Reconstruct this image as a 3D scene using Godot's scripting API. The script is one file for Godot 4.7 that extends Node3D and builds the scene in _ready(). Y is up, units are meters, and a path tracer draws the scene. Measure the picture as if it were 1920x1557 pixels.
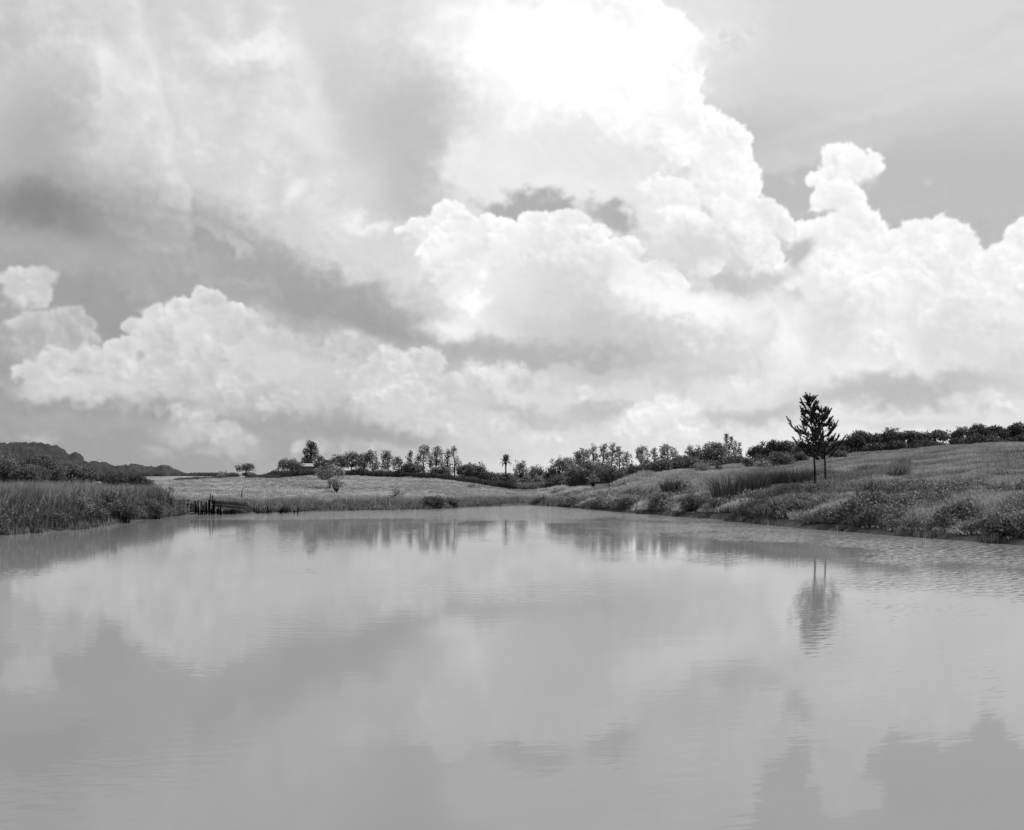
extends Node3D
# A pond among pastures, seen from its low dam under heaped clouds; black-and-white
# photograph, so every colour is a grey.  Metres, y up, the viewer looks along -z.

const EYE := 4.0
const LENS := 1650.0                     # focal length in the units of the plane below
const MID := 960.0                       # straight ahead
const LEVEL := 900.0                     # the horizon
const POND := Vector2(-2, -70)           # a point in the pond that sees all of its shore

var rng := RandomNumberGenerator.new()
var counts := {}

func _ready() -> void:
	rng.seed = 4711
	var camera := Camera3D.new()
	camera.name = "camera"
	camera.projection = Camera3D.PROJECTION_FRUSTUM
	camera.near = 0.1
	camera.size = 0.1 * 1557.0 / LENS
	camera.frustum_offset = Vector2(0, 0.1 * (LEVEL - 778.5) / LENS)
	camera.position = Vector3(0, EYE, 0)
	camera.far = 9000
	add_child(camera)
	var env := Environment.new()
	env.background_mode = Environment.BG_SKY
	env.tonemap_mode = Environment.TONE_MAPPER_LINEAR
	env.tonemap_exposure = 1.0
	env.sky = Sky.new()
	env.sky.sky_material = make_sky()
	env.background_energy_multiplier = 1.0
	env.sdfgi_enabled = true
	env.ssao_enabled = true
	env.ssil_enabled = true
	var world := WorldEnvironment.new()
	world.name = "world"
	world.environment = env
	add_child(world)
	var sun := DirectionalLight3D.new()
	sun.name = "sun"
	sun.light_color = Color(1, 1, 1)
	sun.light_energy = 1.5
	sun.light_angular_distance = 0.5
	sun.shadow_enabled = true
	add_child(sun)
	sun.look_at_from_position(Vector3.ZERO, -towards_sun())
	make_materials()
	var t := Time.get_ticks_msec()
	make_shore()
	make_land()
	make_water()
	make_hills()
	print("land ", Time.get_ticks_msec() - t); t = Time.get_ticks_msec()
	make_ground_cover()
	print("cover ", Time.get_ticks_msec() - t); t = Time.get_ticks_msec()
	make_trees()
	print("trees ", Time.get_ticks_msec() - t); t = Time.get_ticks_msec()
	make_pines()
	make_palms()
	make_hut()
	make_cane_clumps()
	make_fences()
	print("rest ", Time.get_ticks_msec() - t)

func towards_sun() -> Vector3:
	var az := deg_to_rad(78.0)
	var el := deg_to_rad(53.0)
	return Vector3(sin(az) * cos(el), sin(el), -cos(az) * cos(el))

# ------------------------------------------------------------------ nodes and meshes

func numbered(called: String) -> String:
	var n: int = counts.get(called, 0)
	counts[called] = n + 1
	return called if n == 0 else "%s_%03d" % [called, n]

func tag(o: Node3D, label: String, category := "", group := "", kind := "") -> Node3D:
	if label:
		o.set_meta("label", label)
	if category:
		o.set_meta("category", category)
	if group:
		o.set_meta("group", group)
	if kind:
		o.set_meta("kind", kind)
	return o

func thing(called: String, label: String, category: String, where: Vector3, group := "") -> Node3D:
	var o := Node3D.new()
	o.name = numbered(called)
	o.position = where
	add_child(o)
	return tag(o, label, category, group)

func part(called: String, mesh: Mesh, parent: Node, material: Material) -> MeshInstance3D:
	var o := MeshInstance3D.new()
	o.name = numbered(called) if parent == self else called
	o.mesh = mesh
	o.material_override = material
	parent.add_child(o, true)
	return o

class Bag:
	var v := PackedVector3Array()
	var n := PackedVector3Array()
	var c := PackedColorArray()
	var uv := PackedVector2Array()
	var ix := PackedInt32Array()

	func leaf(p: Vector3, along: Vector3, face: Vector3, length: float, width: float, tone: float) -> void:
		# a folded lozenge
		var side := along.cross(face).normalized() * width * 0.5
		var k := v.size()
		var lift := face * width * 0.14
		v.append(p); v.append(p + along * length * 0.45 + side + lift); v.append(p + along * length); v.append(p + along * length * 0.45 - side + lift)
		var col := Color(tone, tone, tone)
		for i in 4:
			n.append(face); c.append(col)
		ix.append_array([k, k + 2, k + 1, k, k + 3, k + 2])

	func blade(p: Vector3, lean: Vector3, height: float, width: float, turn: float, tone: float) -> void:
		# a grass blade in two bends
		var side := Vector3(cos(turn), 0, sin(turn)) * width * 0.5
		var face := Vector3(-sin(turn), 0.35, cos(turn)).normalized()
		var m := p + Vector3(0, height * 0.6, 0) + lean * height * 0.3
		var t := p + Vector3(0, height * (1.0 - 0.25 * lean.length()), 0) + lean * height
		var k := v.size()
		v.append(p - side); v.append(p + side); v.append(m - side * 0.8); v.append(m + side * 0.8); v.append(t)
		for i in 5:
			n.append(face); c.append(Color(tone, tone, tone))
		ix.append_array([k, k + 2, k + 1, k + 1, k + 2, k + 3, k + 2, k + 4, k + 3])

	func tube(path: Array, radii: Array, sides: int, tone: float) -> void:
		var start := v.size()
		for i in path.size():
			var a: Vector3 = path[maxi(i - 1, 0)]
			var b: Vector3 = path[mini(i + 1, path.size() - 1)]
			var d := (b - a).normalized()
			var x := d.cross(Vector3(0.31, 0.17, 0.93)).normalized()
			var y := d.cross(x)
			for s in sides:
				var w := TAU * s / sides
				var r := x * cos(w) + y * sin(w)
				v.append(path[i] + r * radii[i]); n.append(r); c.append(Color(tone, tone, tone))
		for i in path.size() - 1:
			for s in sides:
				var p := start + i * sides + s
				var q := start + i * sides + (s + 1) % sides
				ix.append_array([p, q, p + sides, q, q + sides, p + sides])
		var last: int = path.size() - 1
		for end in [0, last]:
			var m := v.size()
			v.append(path[end]); c.append(Color(tone, tone, tone))
			n.append(((path[0] - path[1]) if end == 0 else (path[last] - path[last - 1])).normalized())
			for s in sides:
				var p: int = start + end * sides + s
				var q: int = start + end * sides + (s + 1) % sides
				ix.append_array([m, q, p] if end == 0 else [m, p, q])

	func mesh() -> ArrayMesh:
		var a := []
		a.resize(Mesh.ARRAY_MAX)
		a[Mesh.ARRAY_VERTEX] = v
		a[Mesh.ARRAY_NORMAL] = n
		if c.size():
			a[Mesh.ARRAY_COLOR] = c
		if uv.size():
			a[Mesh.ARRAY_TEX_UV] = uv
		a[Mesh.ARRAY_INDEX] = ix
		var m := ArrayMesh.new()
		m.add_surface_from_arrays(Mesh.PRIMITIVE_TRIANGLES, a)
		return m

	func smooth() -> void:
		n.resize(v.size())
		n.fill(Vector3.ZERO)
		for i in range(0, ix.size(), 3):
			var w := (v[ix[i + 2]] - v[ix[i]]).cross(v[ix[i + 1]] - v[ix[i]])
			for j in 3:
				n[ix[i + j]] += w
		for i in n.size():
			n[i] = n[i].normalized()

var leafy: StandardMaterial3D
var grassy: StandardMaterial3D
var barky: StandardMaterial3D
var earthy: StandardMaterial3D
var hilly: StandardMaterial3D
var thatchy: StandardMaterial3D

func grain(seed_: int, wave: float, low: float, high: float, octaves := 4) -> NoiseTexture2D:
	var t := NoiseTexture2D.new()
	t.noise = noise_of(seed_, wave, octaves)
	t.width = 512
	t.height = 512
	t.seamless = true
	var g := Gradient.new()
	g.set_color(0, Color(low, low, low))
	g.set_color(1, Color(high, high, high))
	t.color_ramp = g
	return t

func plain(rough: float, tinted := true) -> StandardMaterial3D:
	var m := StandardMaterial3D.new()
	m.roughness = rough
	m.metallic_specular = 0.3
	m.vertex_color_use_as_albedo = tinted
	return m

func make_materials() -> void:
	leafy = plain(0.6)
	leafy.cull_mode = BaseMaterial3D.CULL_DISABLED
	leafy.backlight_enabled = true
	leafy.backlight = Color(0.9, 0.9, 0.9)
	grassy = plain(0.7)
	grassy.cull_mode = BaseMaterial3D.CULL_DISABLED
	grassy.backlight_enabled = true
	grassy.backlight = Color(0.8, 0.8, 0.8)
	barky = plain(0.9)
	barky.albedo_texture = grain(31, 40.0, 0.6, 1.0)
	barky.uv1_triplanar = true
	barky.uv1_scale = Vector3(0.9, 0.25, 0.9)
	earthy = plain(0.95)
	earthy.metallic_specular = 0.12
	earthy.albedo_texture = grain(32, 60.0, 0.72, 1.0, 6)
	earthy.uv1_triplanar = true
	earthy.uv1_world_triplanar = true
	earthy.uv1_scale = Vector3(0.11, 0.11, 0.11)
	hilly = plain(0.95)
	hilly.albedo_texture = grain(33, 30.0, 0.55, 1.0, 5)
	hilly.uv1_triplanar = true
	hilly.uv1_world_triplanar = true
	hilly.uv1_scale = Vector3(0.012, 0.02, 0.012)
	thatchy = plain(0.95)
	thatchy.albedo_texture = grain(34, 24.0, 0.6, 1.0, 4)
	thatchy.uv1_triplanar = true
	thatchy.uv1_scale = Vector3(1.5, 0.3, 1.5)


# ------------------------------------------------------------------ the land

var shore_angle := PackedFloat32Array()
var shore_reach := PackedFloat32Array()
var rough_land := noise_of(41, 14.0, 4)
var broad_land := noise_of(42, 60.0, 3)
var tone_land := noise_of(43, 22.0, 5)

# bearing (in plane units) -> value, read off with smooth interpolation
var waterline := PackedVector2Array([Vector2(-100, 60), Vector2(60, 66), Vector2(150, 71), Vector2(250, 84), Vector2(333, 98), Vector2(400, 101), Vector2(500, 105), Vector2(620, 113), Vector2(800, 120), Vector2(900, 131), Vector2(1000, 138), Vector2(1040, 132), Vector2(1100, 120), Vector2(1180, 106), Vector2(1280, 95), Vector2(1400, 82), Vector2(1500, 72.5), Vector2(1640, 64.5), Vector2(1860, 55.5), Vector2(1980, 51)])
var crest_far := PackedVector2Array([Vector2(-400, 140), Vector2(60, 140), Vector2(333, 150), Vector2(450, 165), Vector2(520, 175), Vector2(620, 180), Vector2(700, 180), Vector2(790, 178), Vector2(860, 172), Vector2(950, 165), Vector2(1050, 160), Vector2(1120, 155), Vector2(1200, 152), Vector2(1270, 160), Vector2(1350, 172), Vector2(1500, 165), Vector2(1600, 160), Vector2(1700, 155), Vector2(1860, 150), Vector2(2600, 140)])
var crest_high := PackedVector2Array([Vector2(-400, 3.4), Vector2(60, 3.4), Vector2(333, 3.55), Vector2(450, 4.15), Vector2(520, 4.55), Vector2(620, 4.87), Vector2(700, 4.75), Vector2(790, 4.5), Vector2(860, 3.7), Vector2(950, 2.3), Vector2(1000, 2.1), Vector2(1050, 2.6), Vector2(1120, 3.0), Vector2(1200, 4.3), Vector2(1270, 5.5), Vector2(1350, 6.6), Vector2(1430, 7.0), Vector2(1500, 7.5), Vector2(1600, 8.6), Vector2(1700, 9.2), Vector2(1860, 10.2), Vector2(2600, 11)])
var beyond_high := PackedVector2Array([Vector2(-400, 5.4), Vector2(330, 5.8), Vector2(560, 5.6), Vector2(700, 4.2), Vector2(950, 3.6), Vector2(1100, 3.8), Vector2(1350, 6.2), Vector2(1860, 10.5), Vector2(2600, 11)])

func read(t: PackedVector2Array, x: float) -> float:
	if x <= t[0].x:
		return t[0].y
	for i in range(1, t.size()):
		if x < t[i].x:
			var a := t[i - 1]
			var b := t[i]
			var w := (x - a.x) / (b.x - a.x)
			var p := t[maxi(i - 2, 0)]
			var q := t[mini(i + 1, t.size() - 1)]
			var ma := (b.y - p.y) / maxf(b.x - p.x, 1.0) * (b.x - a.x)
			var mb := (q.y - a.y) / maxf(q.x - a.x, 1.0) * (b.x - a.x)
			var w2 := w * w
			var w3 := w2 * w
			return (2 * w3 - 3 * w2 + 1) * a.y + (w3 - 2 * w2 + w) * ma + (3 * w2 - 2 * w3) * b.y + (w3 - w2) * mb
	return t[-1].y

func make_shore() -> void:
	var pts := []
	for p in [Vector2(-5, -5.5), Vector2(0, -5), Vector2(12, -6), Vector2(26, -12), Vector2(33, -25), Vector2(33.5, -40)]:
		pts.append(p)
	for i in range(waterline.size() - 1, -1, -1):
		var d: float = waterline[i].y
		pts.append(Vector2((waterline[i].x - MID) / LENS * d, -d))
	for p in [Vector2(-39, -45), Vector2(-38, -28), Vector2(-30, -13), Vector2(-15, -7)]:
		pts.append(p)
	var turned := PackedVector2Array()
	for p: Vector2 in pts:
		var r := p - POND
		turned.append(Vector2(fposmod(atan2(r.x, -r.y), TAU), r.length()))
	var sorted := Array(turned)
	sorted.sort_custom(func(a, b): return a.x < b.x)
	var around := PackedVector2Array()
	around.append(sorted[-1] - Vector2(TAU, 0))
	for p: Vector2 in sorted:
		around.append(p)
	around.append(sorted[0] + Vector2(TAU, 0))
	for i in 1440:
		var w := TAU * i / 1440.0
		shore_angle.append(w)
		for k in range(1, around.size()):
			if w <= around[k].x:
				var f := (w - around[k - 1].x) / (around[k].x - around[k - 1].x)
				shore_reach.append(lerpf(around[k - 1].y, around[k].y, f) + 0.6 * rough_land.get_noise_1d(i * 1.3) + 0.35 * rough_land.get_noise_1d(i * 9.0 + 500.0))
				break

func reach(w: float) -> float:
	var f := fposmod(w, TAU) / TAU * 1440.0
	var i := int(f) % 1440
	return lerpf(shore_reach[i], shore_reach[(i + 1) % 1440], f - floorf(f))

func from_shore(x: float, z: float) -> float:
	# metres inland (negative: out in the water)
	var r := Vector2(x, z) - POND
	return r.length() - reach(atan2(r.x, -r.y))

func bearing(x: float, z: float) -> float:
	return clampf(MID + LENS * x / maxf(-z, 0.5), -3000.0, 5000.0)

func shore_depth(b: float) -> float:
	if b < -100.0:
		return 38.5 * LENS / (MID - b)
	if b > 1980.0:
		return 31.5 * LENS / (b - MID)
	return read(waterline, b)

func height(x: float, z: float) -> float:
	var s := from_shore(x, z)
	if s <= 0.0:
		return maxf(-1.6, s * 0.35)
	var near := 0.30 * smoothstep(0.0, 0.7, s)
	var front := smoothstep(-6.0, -26.0, z)
	var h := near + 2.0 * smoothstep(0.5, 7.0, s)
	if front > 0.0:
		var b := bearing(x, z)
		var d := -z
		var far := read(crest_far, b)
		var top := read(crest_high, b)
		var start := minf(shore_depth(b), far - 20.0)
		var g := 0.0
		if d <= far:
			var t := clampf((d - start) / (far - start), 0.0, 1.0)
			t = pow(t, lerpf(1.0, 0.78, smoothstep(1000.0, 1350.0, b)))
			t = lerpf(t, 1.0 - (1.0 - t) * (1.0 - t), 0.35)
			g = top * t
		elif d < 420.0:
			g = lerpf(top, read(beyond_high, b), smoothstep(far, 420.0, d))
		else:
			g = lerpf(read(beyond_high, b), 11.0, clampf((d - 420.0) / 2200.0, 0.0, 1.0))
		var left := 1.4 * smoothstep(0.4, 5.0, s) * smoothstep(370.0, 310.0, b)
		g = near + maxf(g - near, maxf(left, 0.25 * smoothstep(0.5, 4.0, s)))
		h = lerpf(h, g, front)
	var wild := smoothstep(0.5, 6.0, s)
	return h + wild * (0.16 * rough_land.get_noise_2d(x * 2.0, z * 2.0) + 0.5 * broad_land.get_noise_2d(x, z) * smoothstep(3.0, 30.0, s))

func spot(b: float, d: float) -> Vector3:
	# the ground at bearing b, d metres ahead
	var x := (b - MID) / LENS * d
	return Vector3(x, height(x, -d), -d)

func land_tone(x: float, z: float, s: float) -> float:
	# what grows or lies there: mud at the water, rank green on the banks, pale pasture
	var b := bearing(x, z)
	var mud := 0.085
	var bank := lerpf(0.08, 0.03, smoothstep(1000.0, 1500.0, b))
	bank = lerpf(0.05, bank, smoothstep(250.0, 420.0, b))
	var pasture := lerpf(0.30, 0.17, smoothstep(1150.0, 1480.0, b))
	pasture = lerpf(0.16, pasture, smoothstep(150.0, 380.0, b))
	var n := tone_land.get_noise_2d(x, z * 0.6)
	var wide := lerpf(9.0, 18.0, smoothstep(1050.0, 1300.0, b))
	var t := lerpf(mud, bank, smoothstep(0.6, 1.6, s + n))
	t = lerpf(t, pasture, smoothstep(wide, wide + 6.0, s + n * 9.0))
	return t * (1.0 + 0.35 * n)

func make_land() -> void:
	var offs := PackedFloat32Array([-14.0, -5.0, -2.0, -0.7, 0.0, 0.35, 0.7, 1.2, 2.0, 3.0, 4.0, 5.2, 6.5, 8.0])
	while offs[-1] < 260.0:
		offs.append(offs[-1] + maxf(1.6, offs[-1] * 0.035))
	while offs[-1] < 5200.0:
		offs.append(offs[-1] * 1.16)
	var angles := PackedFloat32Array()
	var w := -PI
	while w < PI - 0.001:
		angles.append(w)
		w += deg_to_rad(0.5 if absf(w) < 1.9 else 2.0)
	var g := Bag.new()
	var na_ := angles.size()
	for a in angles:
		var base := reach(a)
		var dir := Vector2(sin(a), -cos(a))
		for o in offs:
			var p := POND + dir * maxf(base + o, 1.0)
			g.v.append(Vector3(p.x, height(p.x, p.y), p.y))
			var t := land_tone(p.x, p.y, o)
			g.c.append(Color(t, t, t))
	var no := offs.size()
	for i in na_:
		for j in no - 1:
			var p := i * no + j
			var q := ((i + 1) % na_) * no + j
			g.ix.append_array([p, p + 1, q, q, p + 1, q + 1])
	# the bed in the middle of the pond
	var m := g.v.size()
	g.v.append(Vector3(POND.x, -1.7, POND.y))
	g.c.append(Color(0.07, 0.07, 0.07))
	for i in na_:
		g.ix.append_array([m, i * no, ((i + 1) % na_) * no])
	g.smooth()
	var o := part("ground", g.mesh(), self, earthy)
	tag(o, "grassy banks, pasture and low rise around the pond", "", "", "structure")

var ripple_fine := noise_of(51, 1.0, 2)
var ripple_swell := noise_of(52, 1.0, 2)
var gust := noise_of(53, 16.0, 3)
var force := PackedFloat32Array()
const W_X0 := -48.0
const W_Z0 := -144.0
const W_WIDE := 86.0
const W_LONG := 142.0

func ripple_map(z_from: float, long: float, tw: int, th: int, near: bool) -> ImageTexture:
	# slopes of the pond's ripples between two depths, as a normal map
	var h := PackedFloat32Array()
	h.resize(tw * th)
	for j in th:
		var z := z_from + long * j / th
		var fj := clampf((z - W_Z0) / W_LONG * 128.0 - 0.5, 0.0, 126.99)
		for i in tw:
			var x := W_X0 + W_WIDE * i / tw
			var fi := clampf((i + 0.5) / tw * 64.0 - 0.5, 0.0, 62.99)
			var k := int(fj) * 64 + int(fi)
			var u := fi - floorf(fi)
			var v := fj - floorf(fj)
			var f := lerpf(lerpf(force[k], force[k + 1], u), lerpf(force[k + 64], force[k + 65], u), v)
			var bent := z + 0.16 * x
			var r := f * ripple_fine.get_noise_2d(x * 1.2, bent * 2.9) * 0.014 + 0.004 * (0.12 + f) * ripple_swell.get_noise_2d(x * 0.25, bent * 0.9)
			if near:
				r += (0.015 + f) * 0.006 * ripple_fine.get_noise_2d(x * 2.4 + 31.0, bent * 6.5)
			h[j * tw + i] = r
	var bytes := PackedByteArray()
	bytes.resize(tw * th * 3)
	bytes.fill(128)
	var kx := 4.0 * 0.5 * tw / W_WIDE * 127.0
	var kz := 4.0 * 0.5 * th / long * 127.0
	for j in th:
		var up := maxi(j - 1, 0) * tw
		var down := mini(j + 1, th - 1) * tw
		for i in range(1, tw - 1):
			var k := j * tw + i
			bytes[k * 3] = clampi(int((h[k - 1] - h[k + 1]) * kx + 128.0), 0, 255)
			bytes[k * 3 + 1] = clampi(int((h[up + i] - h[down + i]) * kz + 128.0), 0, 255)
			bytes[k * 3 + 2] = 255
	return ImageTexture.create_from_image(Image.create_from_data(tw, th, false, Image.FORMAT_RGB8, bytes))

func make_water() -> void:
	# how lively the ripples are: mostly under the far and the right-hand shore, in gusts elsewhere
	force.resize(64 * 128)
	for j in 128:
		for i in 64:
			var x := W_X0 + W_WIDE * (i + 0.5) / 64.0
			var z := W_Z0 + W_LONG * (j + 0.5) / 128.0
			var s := -from_shore(x, z)
			var b := bearing(x, z)
			var g := gust.get_noise_2d(x, z)
			var lively := 2.6 * smoothstep(1000.0, 1380.0, b + g * 160.0) * smoothstep(27.0, 5.0, s + g * 14.0) * smoothstep(26.0, 50.0, -z + gust.get_noise_2d(x + 20.0, z) * 12.0)
			lively *= 0.75 + 0.9 * gust.get_noise_2d(x * 3.0, z * 2.0 + 40.0)
			lively = maxf(lively, 2.4 * smoothstep(84.0, 98.0, -z + gust.get_noise_2d(x + 50.0, z) * 12.0) * smoothstep(250.0, 450.0, b))
			lively = maxf(lively, 0.13 * smoothstep(0.1, 0.5, gust.get_noise_2d(x * 1.7, z * 0.8 + 90.0)))
			force[j * 64 + i] = 0.018 + 0.07 * smoothstep(36.0, 75.0, -z) + lively
	var cut := -45.0
	var o := MeshInstance3D.new()
	var both := ArrayMesh.new()
	var n := 480
	for k in 2:
		# the surface, cut in two straight across so that the near half has finer ripples
		var ring := PackedVector2Array()
		for i in n:
			var a := TAU * i / n
			var r := reach(a) + 0.6
			ring.append(POND + Vector2(sin(a), -cos(a)) * r)
		var half := PackedVector2Array([Vector2(-300, cut), Vector2(300, cut), Vector2(300, cut + 300), Vector2(-300, cut + 300)] if k else [Vector2(-300, cut), Vector2(300, cut), Vector2(300, cut - 300), Vector2(-300, cut - 300)])
		var poly: PackedVector2Array = Geometry2D.intersect_polygons(ring, half)[0]
		var ix := Geometry2D.triangulate_polygon(poly)
		var g := Bag.new()
		var z0 := cut if k else W_Z0
		var long := -2.0 - cut if k else cut - W_Z0
		for p in poly:
			g.v.append(Vector3(p.x, 0, p.y))
			g.n.append(Vector3.UP)
			g.uv.append(Vector2((p.x - W_X0) / W_WIDE, (p.y - z0) / long))
		for i in range(0, ix.size(), 3):
			var a := poly[ix[i]]
			var turn := (poly[ix[i + 1]] - a).cross(poly[ix[i + 2]] - a)
			g.ix.append_array([ix[i], ix[i + 1], ix[i + 2]] if turn > 0.0 else [ix[i], ix[i + 2], ix[i + 1]])
		var m := StandardMaterial3D.new()
		m.albedo_color = Color(0.18, 0.18, 0.18).linear_to_srgb()
		m.roughness = 0.05
		m.metallic_specular = 0.36
		m.normal_enabled = true
		m.normal_texture = ripple_map(z0, long, 2048 if k else 1024, 2048, k == 1)
		m.normal_scale = 0.25
		both.add_surface_from_arrays(Mesh.PRIMITIVE_TRIANGLES, g.mesh().surface_get_arrays(0))
		both.surface_set_material(k, m)
	o.name = "pond_water"
	o.mesh = both
	add_child(o)
	tag(o, "still murky pond with fine ripples under its far and right shores", "", "", "structure")

func ridge(called: String, label: String, profile: PackedVector2Array, d: float, thick: float, tone: float, lump: float) -> void:
	# a range of hills whose skyline follows (bearing, plane height) pairs, at distance d
	var g := Bag.new()
	var nu := int((profile[-1].x - profile[0].x) * 0.55) + 20
	var nv := 26
	var knobs := noise_of(61, 16.0, 4)
	for i in nu + 1:
		var b := lerpf(profile[0].x, profile[-1].x, float(i) / nu)
		var rise := 0.0
		for k in range(1, profile.size()):
			if b <= profile[k].x + 0.001:
				rise = lerpf(profile[k - 1].y, profile[k].y, (b - profile[k - 1].x) / (profile[k].x - profile[k - 1].x))
				break
		var crest := EYE + (LEVEL - rise) / LENS * d
		for j in nv + 1:
			var v := float(j) / nv * 2.0 - 1.0
			var dd := d + v * thick
			var x := (b - MID) / LENS * dd
			var y := lerpf(-4.0, crest, pow(1.0 - v * v, 0.5))
			y += lump * knobs.get_noise_3d(x * 0.8, y * 0.8, dd * 0.8) * smoothstep(1.0, 0.7, absf(v))
			g.v.append(Vector3(x, y, -dd + 0.5 * lump * knobs.get_noise_2d(x, y * 1.5 + 300.0)))
			var t := tone * (1.0 + 0.5 * knobs.get_noise_2d(x * 0.7 + 99.0, y * 2.0))
			g.c.append(Color(t, t, t))
	for i in nu:
		for j in nv:
			var p := i * (nv + 1) + j
			g.ix.append_array([p, p + nv + 1, p + 1, p + 1, p + nv + 1, p + nv + 2])
	g.smooth()
	tag(part(called, g.mesh(), self, hilly), label, "", "", "structure")

func make_hills() -> void:
	ridge("rounded_hill", "steep rounded hill on the far left horizon", PackedVector2Array([Vector2(-900, 884), Vector2(-700, 862), Vector2(-480, 856), Vector2(-330, 846), Vector2(-200, 852), Vector2(-90, 842), Vector2(-20, 834), Vector2(40, 831), Vector2(80, 832), Vector2(105, 838), Vector2(120, 844), Vector2(127, 854), Vector2(131, 853), Vector2(140, 851), Vector2(150, 853), Vector2(156, 860), Vector2(159, 874), Vector2(170, 892)]), 1500.0, 200.0, 0.05, 6.0)
	ridge("wooded_ridge", "low dark wooded ridge running out from the steep rounded hill", PackedVector2Array([Vector2(40, 872), Vector2(120, 866), Vector2(170, 868), Vector2(200, 870), Vector2(215, 875), Vector2(255, 873), Vector2(282, 878), Vector2(300, 876), Vector2(309, 873), Vector2(320, 879), Vector2(332, 885), Vector2(345, 889), Vector2(360, 893)]), 1200.0, 140.0, 0.055, 6.0)
	ridge("distant_rise", "tiny distant rise between the lone tree and the grey shed", PackedVector2Array([Vector2(484, 893), Vector2(495, 889), Vector2(505, 887.5), Vector2(516, 888.5), Vector2(530, 893)]), 1100.0, 60.0, 0.06, 2.0)


# ------------------------------------------------------------------ ground cover

func tuft(blades: int, high: float, wide: float, spread: float, lean: float) -> ArrayMesh:
	var g := Bag.new()
	for i in blades:
		var a := rng.randf() * TAU
		var p := Vector3(cos(a), 0, sin(a)) * spread * sqrt(rng.randf())
		var w := rng.randf() * TAU
		var l := Vector3(cos(w), 0, sin(w)) * lean * rng.randf_range(0.2, 1.0)
		g.blade(p, l, high * rng.randf_range(0.55, 1.0), wide, rng.randf() * PI, rng.randf_range(0.75, 1.25))
	return g.mesh()

func weed(leaves: int, r: float, size: float) -> ArrayMesh:
	var g := Bag.new()
	for i in leaves:
		var d := ball()
		d.y = absf(d.y)
		var p := d * r * rng.randf_range(0.45, 1.0)
		g.leaf(p, (ball() + d * 0.6).normalized(), (d + ball() * 0.8 + Vector3.UP * 0.5).normalized(), size * rng.randf_range(0.7, 1.3), size * 0.5, rng.randf_range(0.7, 1.3))
	return g.mesh()

func ball() -> Vector3:
	var z := rng.randf_range(-1, 1)
	var a := rng.randf() * TAU
	var r := sqrt(1.0 - z * z)
	return Vector3(r * cos(a), z, r * sin(a))

class Spread:
	var at: Array[Transform3D] = []
	var tone := PackedFloat32Array()

	func put(p: Vector3, size: Vector3, turn: float, t: float) -> void:
		at.append(Transform3D(Basis(Vector3.UP, turn).scaled(size), p))
		tone.append(t)

func cover(called: String, label: String, mesh: Mesh, s: Spread, m: Material) -> void:
	var mm := MultiMesh.new()
	mm.transform_format = MultiMesh.TRANSFORM_3D
	mm.use_colors = true
	mm.mesh = mesh
	mm.instance_count = s.at.size()
	for i in s.at.size():
		mm.set_instance_transform(i, s.at[i])
		mm.set_instance_color(i, Color(s.tone[i], s.tone[i], s.tone[i]))
	var o := MultiMeshInstance3D.new()
	o.name = numbered(called)
	o.multimesh = mm
	o.material_override = m
	add_child(o)
	tag(o, label, called.replace("_", " "), "", "stuff")

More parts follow.
